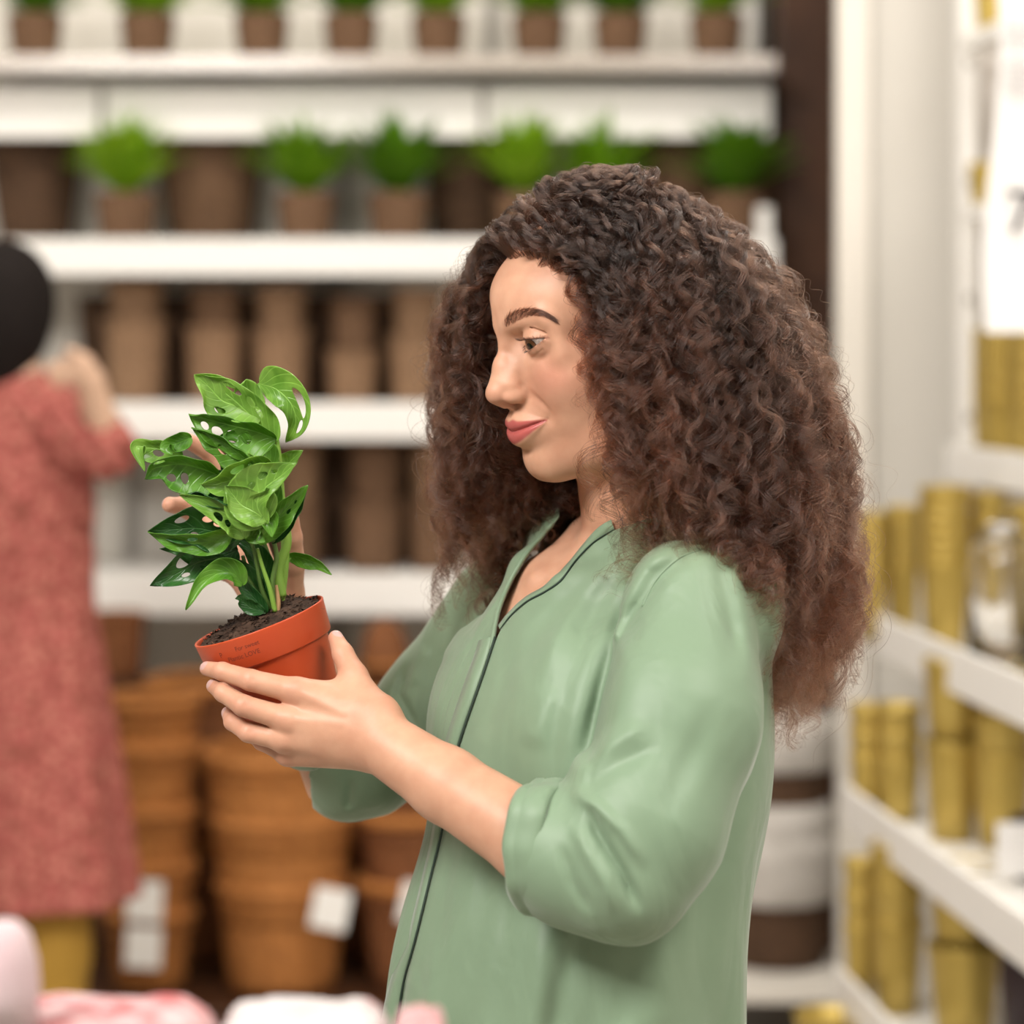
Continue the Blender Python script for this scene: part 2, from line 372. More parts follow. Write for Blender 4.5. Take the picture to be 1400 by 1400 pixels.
# ---------------------------------------------------------------- skin material and the body mesh
def skin_material():
    m = mat('skin', (.60, .33, .215), .48, .35)
    b = bs(m); b.inputs['Subsurface Weight'].default_value = .12; b.inputs['Subsurface Radius'].default_value = (1.0, .35, .2); b.inputs['Subsurface Scale'].default_value = .006
    tc = N(m, 'ShaderNodeTexCoord'); n = N(m, 'ShaderNodeTexNoise', Scale=38.0, Detail=5.0); lk(m, tc.outputs['Object'], n.inputs['Vector'])
    r = N(m, 'ShaderNodeValToRGB'); r.color_ramp.elements[0].position = .3; r.color_ramp.elements[1].position = .7
    r.color_ramp.elements[0].color = (.49, .252, .160, 1); r.color_ramp.elements[1].color = (.58, .328, .215, 1); lk(m, n.outputs['Fac'], r.inputs[0])
    last = r.outputs[0]
    for nm, col, k in (('blush', (.50, .16, .12), .42), ('brow', (.12, .055, .035), .42), ('rim', (.22, .07, .05), .75), ('lip', (.40, .085, .080), .95), ('nail', (.52, .33, .30), .9)):
        a = N(m, 'ShaderNodeAttribute', attribute_name=nm); mu = N(m, 'ShaderNodeMath', operation='MULTIPLY'); mu.inputs[1].default_value = k; lk(m, a.outputs['Fac'], mu.inputs[0])
        mx = N(m, 'ShaderNodeMixRGB'); mx.inputs[2].default_value = (*col, 1); lk(m, mu.outputs[0], mx.inputs[0]); lk(m, last, mx.inputs[1]); last = mx.outputs[0]
        if nm in ('lip', 'nail'):
            mr = N(m, 'ShaderNodeMapRange'); mr.inputs['To Min'].default_value = b.inputs['Roughness'].default_value; mr.inputs['To Max'].default_value = .3
    lk(m, last, b.inputs['Base Color'])
    a1 = N(m, 'ShaderNodeAttribute', attribute_name='lip'); a2 = N(m, 'ShaderNodeAttribute', attribute_name='nail'); ad = N(m, 'ShaderNodeMath', operation='ADD'); lk(m, a1.outputs['Fac'], ad.inputs[0]); lk(m, a2.outputs['Fac'], ad.inputs[1])
    mr = N(m, 'ShaderNodeMapRange'); mr.inputs['To Min'].default_value = .47; mr.inputs['To Max'].default_value = .28; lk(m, ad.outputs[0], mr.inputs['Value']); lk(m, mr.outputs[0], b.inputs['Roughness'])
    n2 = N(m, 'ShaderNodeTexNoise', Scale=900.0, Detail=3.0); lk(m, tc.outputs['Object'], n2.inputs['Vector'])
    bp = N(m, 'ShaderNodeBump', Strength=.14, Distance=.0006); lk(m, n2.outputs['Fac'], bp.inputs['Height']); lk(m, bp.outputs[0], b.inputs['Normal'])
    return m
SKIN = skin_material()
ATTRS = ('lip', 'blush', 'rim', 'brow', 'nail')
pieces = []                                           # (V, T, attrs) in cm, joined into the one body mesh
def add_piece(V, Q, at): pieces.append((np.asarray(V), tri(np.asarray(Q)), at))
X, Q, at = build_head(); add_piece(X, Q, at)

def build_body():
    off = 0; Vs = []; Ts = []; As = {k: [] for k in ATTRS}
    for V, T, at in pieces:
        Vs.append(V); Ts.append(T + off); off += len(V)
        for k in ATTRS: As[k].append(at.get(k, np.zeros(len(V))) if at else np.zeros(len(V)))
    me = mesh_np('person', np.concatenate(Vs) / 100, np.concatenate(Ts))
    for k in ATTRS: attr(me, k, np.concatenate(As[k]))
    o = link('person', me, SKIN); return o

# ---------------------------------------------------------------- eyes, brows, lashes
def hair_mat(name, col, rough=.35, mel=None):
    m = bpy.data.materials.new(name); m.use_nodes = True; nt = m.node_tree
    nt.nodes.remove(nt.nodes['Principled BSDF']); out = nt.nodes['Material Output']
    h = nt.nodes.new('ShaderNodeBsdfHairPrincipled'); h.parametrization = 'COLOR'; h.inputs['Color'].default_value = (*col, 1)
    h.inputs['Roughness'].default_value = rough; h.inputs['Radial Roughness'].default_value = .4; h.inputs['Random Roughness'].default_value = .15
    (h.inputs.get('Random Color') or h.inputs['Random Roughness']).default_value = .25
    nt.links.new(h.outputs[0], out.inputs['Surface']); return m
def eye_material():
    m = mat('eyeball', (.8, .76, .72), .10, .4); b = bs(m)
    tc = N(m, 'ShaderNodeTexCoord'); sp = N(m, 'ShaderNodeSeparateXYZ'); lk(m, tc.outputs['Object'], sp.inputs[0])
    r = N(m, 'ShaderNodeValToRGB'); cr = r.color_ramp; cr.interpolation = 'LINEAR'
    mr = N(m, 'ShaderNodeMapRange'); mr.inputs['From Min'].default_value = .0100; mr.inputs['From Max'].default_value = .0140; lk(m, sp.outputs['Z'], mr.inputs['Value'])
    els = [(0, (.46, .39, .35)), (.42, (.42, .36, .33)), (.50, (.03, .015, .01)), (.60, (.13, .05, .018)), (.83, (.10, .04, .014)), (.86, (.003, .003, .003))]
    while len(cr.elements) < len(els): cr.elements.new(.5)
    for e, (p, c) in zip(cr.elements, els): e.position = p; e.color = (*c, 1)
    lk(m, mr.outputs[0], r.inputs[0]); lk(m, r.outputs[0], b.inputs['Base Color']); return m
def build_face_details(body):
    em = eye_material(); tgt = Wc(480, 640, -17)
    for s in (1, -1):
        c = fromH(EYE * A(1, s, 1) - A(.75 if s < 0 else 0, 0, 0)); bm = bmesh.new(); bmesh.ops.create_uvsphere(bm, u_segments=48, v_segments=32, radius=ER / 100)
        for f in bm.faces: f.smooth = True
        me = bpy.data.meshes.new('eye'); bm.to_mesh(me); bm.free(); o = link('eye', me, em, body)
        o.location = Vector(c / 100); o.rotation_euler = Vector(tgt - c).to_track_quat('Z', 'Y').to_euler()
    hm = hair_mat('brow_hair', (.03, .014, .009), .4); rg = np.random.default_rng(3)
    def surf(q):                                      # push head-space points onto the face
        q = np.asarray(q, f32).copy()
        for _ in range(5):
            d = face_sdf(q); g = np.stack([(face_sdf(q + np.array(v, f32) * .03) - face_sdf(q - np.array(v, f32) * .03)) for v in ((1, 0, 0), (0, 1, 0), (0, 0, 1))], 1) / .06
            q = q - d[:, None] * g / np.maximum((g * g).sum(1), .3)[:, None]
        return q, g / np.linalg.norm(g, axis=1)[:, None]
    P = []; path = spl(BROW, 60)
    for s in (1, -1):
        n = 1000; t = rg.random(n) ** .9; i = t * 58; i0 = i.astype(int); base = path[i0] * (1 - (i - i0))[:, None] + path[i0 + 1] * (i - i0)[:, None]
        tan = path[i0 + 1] - path[i0]; tan /= np.linalg.norm(tan, axis=1)[:, None]
        wdt = .46 * np.where(t < .15, .6 + t * 2.6, 1 - (t - .15) * .62) ; v = rg.uniform(-1, 1, n) * wdt; base[:, 2] += v; q, g = surf(base)
        up = A(0, 0, 1)[None] * np.clip(1.15 - t * 1.5 - v * 1.2, -.5, 1.2)[:, None] + tan * (.45 + t * .8)[:, None] + rg.normal(0, .22, (n, 3)); up /= np.linalg.norm(up, axis=1)[:, None]
        L = (.55 - .2 * t) * rg.uniform(.7, 1.1, n); ks = np.linspace(0, 1, 6)
        st = q[:, None] + up[:, None] * (L[:, None, None] * ks[None, :, None]) + g[:, None] * (.02 + .09 * np.sin(ks * PI * .8)[None, :, None]) + tan[:, None] * (L[:, None, None] * .35 * ks[None, :, None] ** 2)
        sg = (surf(st.reshape(-1, 3))[0].reshape(n, 6, 3)); st = sg + g[:, None] * (.015 + .06 * ks[None, :, None])
        st[:, :, 1] *= s; st[:, :, 0] -= farwarp(st[:, :, 1], st[:, :, 2]); P.append(fromH(st.reshape(-1, 3)).reshape(n, 6, 3))
    P = np.concatenate(P) / 100; R = np.full(P.shape[:2], .00007) * np.linspace(1, .35, 6)
    hair_obj('eyebrow', P, R, hm, body)
    P = []
    for s in (1, -1):
        for upper, n in ((1, 150), (0, 45)):
            az = rg.uniform(-.8, 1.15, n); up, lo, t = lidcurves(az); el = (up if upper else lo) + .0
            r0 = ER + .12; q = EYE + r0 * np.stack([np.cos(az) * np.cos(el), np.sin(az) * np.cos(el), np.sin(el)], 1)
            out = np.stack([np.cos(az), np.sin(az), np.full(n, -.15 if upper else -.5)], 1) + rg.normal(0, .1, (n, 3)); L = (.75 if upper else .35) * rg.uniform(.7, 1, n) * (.7 + .3 * t)
            ks = np.linspace(0, 1, 7); st = q[:, None] + out[:, None] * (L[:, None, None] * ks[None, :, None]); st[:, :, 2] += (ks ** 2)[None] * L[:, None] * (.55 if upper else -.1); st[:, :, 1] += (ks[None] ** 1.5) * L[:, None] * (az * .5)[:, None]
            st[:, :, 1] *= s; st[:, :, 0] -= farwarp(st[:, :, 1], st[:, :, 2]); P.append(fromH(st.reshape(-1, 3)).reshape(n, 7, 3))
    P = np.concatenate(P) / 100; R = np.full(P.shape[:2], .00015) * np.linspace(1, .25, 7)
    hair_obj('eyelashes', P, R, hair_mat('lash_hair', (.012, .008, .006), .3), body)

# ================================================================= hands, forearms, hidden torso, legs
POT_C = Wc(354, 849, -1.5)                            # centre of the pot's rim
PK = nrm(A(-.335, -.065, .93)); PI_ = nrm(np.cross(A(0, 1, 0), PK)); PJ = np.cross(PK, PI_); PM = np.stack([PI_, PJ, PK], 1)
def pot_sdf(P):
    q = (P - POT_C.astype(f32)) @ PM.astype(f32); r = np.sqrt(q[:, 0] ** 2 + q[:, 1] ** 2)
    R = np.where(q[:, 2] > -2.6, 5.5, 4.95 + .14 * (q[:, 2] + 2.6)); return np.maximum(np.maximum(r - R, q[:, 2]), -9.4 - q[:, 2])
NEAR = dict(
    index=([Wc(404, 945, -8.0), Wc(343, 930, -8.0), Wc(304, 918, -6.6), Wc(283, 914, -5.3)], [1.02, .84, .72, .58]),
    middle=([Wc(394, 984, -8.3), Wc(333, 965, -8.4), Wc(305, 947, -7.0), Wc(292, 938, -5.6)], [1.0, .84, .72, .58]),
    ring=([Wc(387, 1010, -7.9), Wc(340, 1001, -7.7), Wc(318, 987, -6.5), Wc(312, 975, -5.2)], [.95, .80, .68, .55]),
    pinky=([Wc(394, 1030, -6.6), Wc(358, 1014, -5.2), Wc(345, 1005, -3.6), Wc(342, 995, -2.4)], [.85, .68, .58, .48]),
    thumb=([Wc(500, 962, -8.3), Wc(484, 925, -7.0), Wc(469, 894, -5.6), Wc(459, 872, -4.6)], [1.35, 1.1, .84, .60]))
def near_hand(P):
    d = chain(P, [Wc(860, 1212, -18.5), Wc(735, 1153, -16.2), Wc(610, 1073, -12.6), Wc(527, 1018, -10.0)], [3.45, 3.3, 2.8, 2.45], .9)
    for a, b, ra, rb in ((Wc(520, 985, -9.6), NEAR['index'][0][0], 1.5, 1.0), (Wc(512, 1003, -9.9), NEAR['middle'][0][0], 1.5, 1.0), (Wc(507, 1018, -9.6), NEAR['ring'][0][0], 1.5, .95), (Wc(500, 1027, -8.9), NEAR['pinky'][0][0] , 1.5, 1.0)):
        d = smin(d, rc(P, a, b, ra, rb), 1.0)
    d = smin(d, rc(P, Wc(515, 975, -9.0), NEAR['thumb'][0][0], 1.6, 1.3), 1.2)
    d = smin(d, chain(P, *NEAR['thumb'], .3), .9)
    d = smin(d, rc(P, Wc(480, 948, -7.6), Wc(425, 948, -7.6), 1.0, .8), 1.3)
    fd = None
    for k in ('index', 'middle', 'ring', 'pinky'):
        e = chain(P, *NEAR[k], .25); p = NEAR[k][0]
        e = e + .05 * np.exp(-((P - (p[1] + A(.25, -.8, .15)).astype(f32)) ** 2).sum(1) / .05)
        fd = e if fd is None else smin(fd, e, .12)
    d = smin(d, fd, .55)
    for k in ('index', 'middle', 'ring'):             # knuckles
        p = NEAR[k][0][0]; d = smin(d, ell(P, p + A(.15, -.35, .1), (.75, .62, .72)), .6)
    for k in ('index', 'middle', 'ring'):
        p = NEAR[k][0][1]; dr = nrm(NEAR[k][0][2] - NEAR[k][0][0])
        for o_ in (-.22, .0, .22): d = d + .035 * np.exp(-(((P - p.astype(f32)) @ dr.astype(f32) - o_) / .07) ** 2) * np.exp(-((P - p.astype(f32)) ** 2).sum(1) / 1.0) * (P[:, 1] < p[1])
    for p0, p1 in ((Wc(470, 990, -10.4), Wc(410, 983, -9.3)), (Wc(470, 975, -10.2), Wc(418, 950, -9.1)), (Wc(465, 1008, -10.2), Wc(405, 1008, -8.8))):
        d = d - .12 * np.exp(-(rc(P, p0, p1, 0, 0) / .32) ** 2)
    d = np.maximum(d, -pot_sdf(P) - .03)
    return d
def nails(P, hand, tips):
    m = np.zeros(len(P))
    for k, nv in tips.items():
        p = hand[k][0]; dr = nrm(p[-1] - p[-2]); n = nrm(A(*nv) - dr * np.dot(A(*nv), dr)); s = np.cross(dr, n); r = hand[k][1][-1]
        c = p[-1] + n * r * .9 + dr * .12; q = (P - c) @ np.stack([dr, s, n], 1); e = np.sqrt((q[:, 0] / .66) ** 2 + (q[:, 1] / .47) ** 2 + (q[:, 2] / .5) ** 2); m = np.maximum(m, np.clip((1 - e) / .12, 0, 1))
    return m
NEARN = dict(index=(-.35, -.7, .6), middle=(-.5, -.7, .5), ring=(-.8, -.6, .2), pinky=(-.9, -.4, 0), thumb=(.55, -.75, .3))
X, Q = sdf_mesh(near_hand, Wc(255, 1250, -23.5) - [2, 0, 0], Wc(850, 850, 0) + [0, 0, 1.5], HAND_H)
def joints(P, hand):
    m = np.zeros(len(P))
    for k in hand:
        for i, w in ((0, .75), (1, .8), (2, .5)): m = np.maximum(m, w * np.exp(-((P - hand[k][0][i]) ** 2).sum(1) / 1.1))
        m = np.maximum(m, .8 * np.exp(-((P - hand[k][0][-1]) ** 2).sum(1) / .8))
    return m
add_piece(X, Q, dict(nail=nails(X, NEAR, NEARN), blush=joints(X, NEAR)))

FAR = dict(
    index=([Wc(336, 706, 6.5), Wc(318, 652, 7.4), Wc(288, 620, 6.6), Wc(258, 603, 5.0)], [.98, .86, .76, .66]),
    middle=([Wc(312, 735, 6.8), Wc(272, 706, 7.2), Wc(247, 692, 6.0), Wc(232, 690, 4.6)], [1.0, .86, .76, .66]),
    ring=([Wc(322, 765, 6.4), Wc(292, 750, 6.6), Wc(272, 744, 5.6), Wc(262, 742, 4.6)], [.95, .82, .72, .6]),
    pinky=([Wc(332, 790, 6.0), Wc(308, 782, 6.0), Wc(292, 778, 5.2), Wc(284, 776, 4.4)], [.85, .72, .62, .52]),
    thumb=([Wc(392, 815, 6.4), Wc(400, 770, 4.5), Wc(399, 735, 3.2), Wc(397, 704, 2.6)], [1.35, 1.05, .85, .68]))
def far_hand(P):
    d = chain(P, [Wc(472, 1062, 15), Wc(446, 1000, 12.5), Wc(415, 930, 10.0), Wc(388, 868, 7.8)], [3.6, 3.3, 2.8, 2.4], 1.5)
    for k in ('index', 'middle', 'ring', 'pinky'):
        d = smin(d, rc(P, Wc(378, 845, 7.4), FAR[k][0][0], 1.5, 1.0), 1.0)
    d = smin(d, rc(P, Wc(378, 850, 7.0), FAR['thumb'][0][0], 1.6, 1.35), 1.2); d = smin(d, chain(P, *FAR['thumb'], .3), .9)
    fd = None
    for k in ('index', 'middle', 'ring', 'pinky'):
        e = chain(P, *FAR[k], .25); fd = e if fd is None else smin(fd, e, .12)
    d = smin(d, fd, .5); return np.maximum(d, -pot_sdf(P) - .03)
X, Q = sdf_mesh(far_hand, Wc(215, 1130, 1) - [2, 0, 0], Wc(545, 585, 20) + [1, 0, 2], HAND_H)
add_piece(X, Q, dict(nail=nails(X, FAR, dict(index=(-.6, .3, .8), middle=(-.8, .4, .3))), blush=joints(X, FAR)))

def core_sdf(P):                                      # the rest of the body: trunk, upper arms, legs
    b = toB(P); s = b.copy(); s[:, 1] = np.abs(s[:, 1])
    d = ell(s, (1.5, 0, -19), (8.5, 12.5, 18)); d = smin(d, ell(s, (3.5, 0, -45), (10.5, 15, 22)), 5)
    d = smin(d, chain(s, [(3.5, 8.5, -60), (3.5, 8.5, -100), (2.5, 8.5, -146)], [8.5, 5.6, 3.6], 2), 3)
    d = smin(d, chain(P, [Wc(950, 850, -8), Wc(920, 985, -13), Wc(858, 1205, -18.3)], [3.6, 3.8, 3.7], 2), .8)
    d = smin(d, chain(P, [Wc(700, 840, 13.5), Wc(600, 965, 16.3), Wc(472, 1060, 14.8)], [3.6, 3.4, 3.2], 2), .8)
    return d
X, Q = sdf_mesh(core_sdf, fromB((0, 0, 0)) - [32, 30, 158 - 4], fromB((0, 0, 0)) + [20, 26, -2], 1.0)
add_piece(X, Q, None)

# ================================================================= the blouse
_tab0 = np.array([[4, -.5, 8.0, 12], [-4, .3, 10.0, 15], [-9, 1.6, 11.4, 16], [-15.6, 2.8, 12.6, 16.2], [-24, 3.9, 12.6, 16.0], [-36.6, 6.0, 13.8, 16.2], [-60, 6.2, 14.5, 17.5]])
_tab = spl(_tab0, 90)
def waves(P, sc, seed, n=7):
    rg = np.random.default_rng(seed); o = 0
    for _ in range(n):
        k = rg.normal(size=3) * np.array(sc); o = o + np.sin(P @ k.astype(f32) + rg.uniform(0, 6.28))
    return o / n
FOLDS = []                                            # (points, amplitude (negative = hollow), width)
def fold(px, y, amp, w): FOLDS.append(([Wc(a, b, y) for a, b in px], amp, w))
# hollows and ridges of the cloth, near side
fold([(955, 752), (905, 790), (872, 840), (850, 890)], -15, -.60, .55)
fold([(930, 740), (880, 775), (840, 840), (815, 900)], -13, .50, .7)
fold([(905, 730), (850, 790), (800, 870), (785, 930)], -12, -.45, .6)
fold([(880, 725), (820, 790), (760, 880), (735, 940)], -11, .40, .7)
fold([(850, 745), (800, 800), (735, 870), (700, 930)], -10, -.30, .6)
fold([(842, 880), (822, 950), (806, 1020), (792, 1062)], -15, -.9, .8)
fold([(846, 872), (826, 935), (812, 985), (806, 1020)], -15, -.8, .35)
fold([(795, 880), (765, 970), (750, 1080)], -13, -.28, .9)
fold([(760, 940), (720, 1030)], -13, .25, .9)
fold([(772, 1072), (830, 1022), (890, 985)], -21, .45, .7)
fold([(785, 1092), (845, 1048), (905, 1015)], -21, -.32, .6)
fold([(905, 795), (868, 842), (842, 890), (824, 950), (808, 1018)], -15, -.65, .28)
fold([(775, 1082), (815, 1100), (850, 1130), (885, 1180)], -22, .45, .5)
fold([(800, 1098), (818, 1140), (850, 1192), (876, 1248)], -23, -.65, .45)
fold([(780, 1120), (800, 1160), (828, 1205), (845, 1255)], -23, .40, .6)
fold([(765, 1150), (782, 1200), (810, 1250)], -22, -.30, .5)
fold([(900, 1120), (930, 1060), (985, 960)], -21, -.22, 1.0)
fold([(985, 760), (1000, 830), (1008, 900)], -16, -.22, .6)
fold([(1000, 762), (1020, 850), (1025, 940)], -14, .25, .8)
fold([(1045, 860), (1050, 930), (1030, 1010), (985, 1080), (930, 1180), (905, 1240)], -10, -.8, .6)
fold([(1040, 1030), (1010, 1150), (985, 1300), (975, 1420)], -8, .35, 1.2)
fold([(1000, 1080), (960, 1200), (940, 1420)], -10, -.40, 1.2)
fold([(910, 1260), (895, 1420)], -13, .45, 1.3)
fold([(860, 1290), (845, 1420)], -14, -.35, 1.0)
fold([(790, 1270), (770, 1340), (750, 1440)], -14, -.55, 1.0)
fold([(745, 1250), (720, 1440)], -13, .45, 1.1)
fold([(700, 1200), (690, 1300), (672, 1440)], -12, -.30, .9)
fold([(650, 1150), (640, 1260), (628, 1440)], -10, .28, .9)
fold([(622, 1120), (606, 1250), (592, 1440)], -9, -.22, .6)
fold([(700, 860), (690, 940), (660, 1020)], -8, -.22, .8)
fold([(660, 830), (620, 890), (590, 980)], -3, -.25, .7)
fold([(640, 850), (600, 900)], 8, .25, .6)
fold([(560, 905), (545, 950), (572, 1000)], 12, -.55, .5)
fold([(585, 880), (560, 940)], 12, .3, .6)
fold([(480, 1060), (475, 1110)], 11, -.3, .4)
def arm_sdf(P):
    arm = chain(P, [Wc(946, 824, -9.0), Wc(926, 985, -13.6), Wc(876, 1130, -17.2), Wc(846, 1198, -18.6)], [5.1, 6.2, 5.9, 5.0], 3)
    return smin(arm, chain(P, [Wc(846, 1198, -18.6), Wc(790, 1176, -17.4), Wc(725, 1148, -16.0)], [5.0, 4.9, 4.7], 1), 1.2)
def trunk_sdf(P):
    b = toB(P); u = b[:, 2]; t = _tab[::-1]
    cf, af, al = (np.interp(u, t[:, 0], t[:, i]).astype(f32) for i in (1, 2, 3))
    qf = b[:, 0] - cf; ql = b[:, 1]; k = np.sqrt((qf / af) ** 2 + (ql / al) ** 2) + 1e-6; g = np.sqrt((qf / af ** 2) ** 2 + (ql / al ** 2) ** 2) / k + 1e-6
    d = (k - 1) / g; d = smax(d, u + 3.0 + .34 * np.abs(ql), 3.0)
    s = b.copy(); s[:, 1] = np.sqrt(b[:, 1] ** 2 + .04)
    d = smin(d, rc(s, (-3.2, 3.5, -.2), (-1.2, 12.8, -4.4), 4.1, 4.2), 4.0)
    d = smin(d, ell(s, (7.6, 6.6, -15.0), (6.4, 7.0, 7.6)), 3.0)
    d = smin(d, rc(s, (1.6, 7, -.9), (.8, 12.6, -4.2), 3.5, 3.6), 3.0); d = smin(d, chain(b, [(1.5, -6.5, -.5), (6.3, -5.3, -2.7), (9.2, -4.2, -7.0)], [1.5, 1.6, 1.6], 1), 2.0)
    sk = smax(torso_skin(P) - .55, u - 2.2, 1.0); return smin(d, sk, 1.2), u, qf, ql
def blouse_sdf(P):
    d, u, qf, ql = trunk_sdf(P); d = smin(d, arm_sdf(P), .5)
    far = chain(P, [Wc(690, 835, 13.5), Wc(600, 962, 16.3), Wc(500, 1050, 15.0), Wc(472, 1064, 14.6)], [5.0, 4.7, 3.9, 3.5], 2)
    far = smin(far, rc(P, Wc(470, 1064, 14.6), Wc(430, 1000, 11.6), 3.6, 3.8), 1.0); d = smin(d, far, 1.0)
    for pts, amp, w in FOLDS:
        pts = np.asarray(pts); lo = pts.min(0) - 3 * w; hi = pts.max(0) + 3 * w
        m = (P[:, 0] > lo[0]) & (P[:, 0] < hi[0]) & (P[:, 2] > lo[2]) & (P[:, 2] < hi[2]) & (np.abs(P[:, 1] - pts[0, 1]) < 9)
        if not m.any(): continue
        Z = P[m].copy(); Z[:, 1] = (Z[:, 1] - pts[0, 1]) * .12; pp = pts.copy(); pp[:, 1] = 0
        ax_ = pp[-1] - pp[0]; tt = ((Z - pp[0].astype(f32)) @ ax_.astype(f32)) / float(ax_ @ ax_)
        fade = np.clip(np.minimum(tt, 1 - tt) / .3 + .08, 0, 1); fade = fade * fade * (3 - 2 * fade)
        d[m] -= (amp * np.exp(-(polyd(Z, pp) / w) ** 2) * fade * np.clip((9 - np.abs(P[m, 1] - pts[0, 1])) / 3, 0, 1)).astype(f32)
    d = d - (.12 * waves(P, (.30, .25, .12), 5) + .03 * waves(P, (.9, .5, .35), 9)).astype(f32)
    low = np.clip((-18 - u) / 25, 0, 1); ang = np.arctan2(ql, qf); d = d - low * (.42 * np.sin(ang * 9 + 1) + .25 * np.sin(ang * 17 + u * .05)).astype(f32)
    return d.astype(f32)
def topx(X):
    return np.stack([700 + X[:, 0] / X[:, 1] * F_PX, HOR - (X[:, 2] - CAMZ * 100) / X[:, 1] * F_PX], 1)
def polysd(p, poly):                                  # signed distance to a polygon, positive outside (pixels)
    poly = np.asarray(poly, float); n = len(poly); d = np.full(len(p), 1e9); ins = np.zeros(len(p), bool)
    for i in range(n):
        a, b = poly[i], poly[(i + 1) % n]; e = b - a; w = p - a; t = np.clip((w @ e) / (e @ e), 0, 1)
        d = np.minimum(d, ((w - t[:, None] * e) ** 2).sum(1)); c = (a[1] > p[:, 1]) != (b[1] > p[:, 1])
        with np.errstate(divide='ignore', invalid='ignore'): xi = (b[0] - a[0]) * (p[:, 1] - a[1]) / (b[1] - a[1]) + a[0]
        ins ^= c & (p[:, 0] < xi)
    return np.sqrt(d) * np.where(ins, -1, 1)
NL_R = [(672, 888), (684, 862), (700, 842), (722, 823), (745, 811), (768, 795), (788, 768), (812, 743), (840, 725), (885, 709), (930, 700)]
NL_L = [(672, 888), (681, 838), (697, 797), (720, 758), (738, 737), (756, 716), (764, 706)]
CUFF_A = Wc(800, 1180, -17.6); CUFF_B = Wc(748, 1158, -16.4); CUFF_D = nrm(CUFF_B - CUFF_A)
FCUFF = Wc(428, 992, 11.2); FCUFF_D = nrm(Wc(430, 1000, 11.6) - Wc(470, 1064, 14.6))
def build_blouse(body):
    X, Q = sdf_mesh(blouse_sdf, Wc(395, 740, -27) * [1, 1, 0] + [-1.5, 0, fromB((0, 0, -50))[2]], Wc(1080, 680, 24), BL_H)
    T = tri(Q); px = topx(X); b = toB(X.astype(f32)); poly = NL_R + [(965, 650), (900, 560), (760, 560)] + NL_L[::-1][:-1]
    s1 = polysd(px, poly) / 17; s1 = np.where(b[:, 0] > -1.0, s1, 9)
    ax = rc(X.astype(f32), Wc(872, 690, 1.7), Wc(885, 600, 1.5), 5.75, 5.75); ax = np.where(b[:, 2] > -1.5, ax, 9)
    hem = b[:, 2] + 48.5
    cuff = -((X - (CUFF_B + CUFF_D * .5)) @ CUFF_D); xa = X.astype(f32); cuff = np.where((rc(xa, Wc(800, 1180, -17.6), Wc(690, 1130, -15.2), 6.0, 6.0) < 0) & (arm_sdf(xa) < trunk_sdf(xa)[0]), cuff, 9)
    fc = -((X - FCUFF) @ FCUFF_D); fc = np.where(np.linalg.norm(X - FCUFF, axis=1) < 9, fc, 9)
    s = np.minimum.reduce([s1, ax, hem, cuff, fc]); V, T, _ = clip_mesh(X, T, s)
    m = mat('sage_satin', (.205, .285, .205), .48, .3)
    bb = bs(m); bb.inputs['Sheen Weight'].default_value = .25; bb.inputs['Sheen Roughness'].default_value = .4
    noisecol(m, (.176, .256, .166), (.196, .280, .182), 6, 3)
    tc = N(m, 'ShaderNodeTexCoord'); wv = N(m, 'ShaderNodeTexNoise', Scale=1400.0, Detail=1.0); lk(m, tc.outputs['Object'], wv.inputs['Vector'])
    bp = N(m, 'ShaderNodeBump', Strength=.08, Distance=.0004); lk(m, wv.outputs['Fac'], bp.inputs['Height']); lk(m, bp.outputs[0], bb.inputs['Normal'])
    mp = N(m, 'ShaderNodeMapping'); mp.inputs['Scale'].default_value = (1, 1, .45); mp.inputs['Rotation'].default_value = (0, .35, 0); lk(m, tc.outputs['Object'], mp.inputs[0])
    fw = N(m, 'ShaderNodeTexNoise', Scale=13.0, Detail=2.5, Distortion=1.3); lk(m, mp.outputs[0], fw.inputs['Vector']); b2 = N(m, 'ShaderNodeBump', Strength=.42, Distance=.012); lk(m, fw.outputs['Fac'], b2.inputs['Height']); lk(m, b2.outputs[0], bp.inputs['Normal'])
    o = link('blouse', mesh_np('blouse', V / 100, T), m, body)
    so = o.modifiers.new('cloth', 'SOLIDIFY'); so.thickness = .0014; so.offset = -1
    dk = mat('shade_line_green', (.018, .035, .024), .7)  # dark green for the painted shade lines of placket and neckline
    def strip(name, pts, nrmls, side, w, th, mm):     # a band of cloth lying on the blouse
        mb = MB(); n = len(pts); V = []; F = []
        for i in range(n):
            t = nrm(pts[min(i + 1, n - 1)] - pts[max(i - 1, 0)]); sd = nrm(np.cross(nrmls[i], t)) * side; p = pts[i]
            for (a, c) in ((0, .06), (0, th), (w * .5, th * 1.15), (w, th * .8), (w, .02)):
                V.append((p + sd * a + nrmls[i] * c) / 100)
        for i in range(n - 1):
            for j in range(4): F.append((i * 5 + j, i * 5 + j + 1, (i + 1) * 5 + j + 1, (i + 1) * 5 + j))
        mb.add(V, F, None, True); return mb.build(name, mm, o)
    def lay(path, n, off=.0):
        out = []; nn = []
        for (x, y) in spl(path, n):
            p = cam_hit(blouse_sdf, x, y); e = .25
            g = nrm([float(blouse_sdf((p + A(*v) * e)[None].astype(f32))[0] - blouse_sdf((p - A(*v) * e)[None].astype(f32))[0]) for v in ((1, 0, 0), (0, 1, 0), (0, 0, 1))])
            out.append(p + g * off); nn.append(g)
        out = np.array(out); k = np.array([.25, .5, .25])
        for _ in range(3):
            for a in range(3): out[1:-1, a] = out[:-2, a] * .25 + out[1:-1, a] * .5 + out[2:, a] * .25
        return out, nn
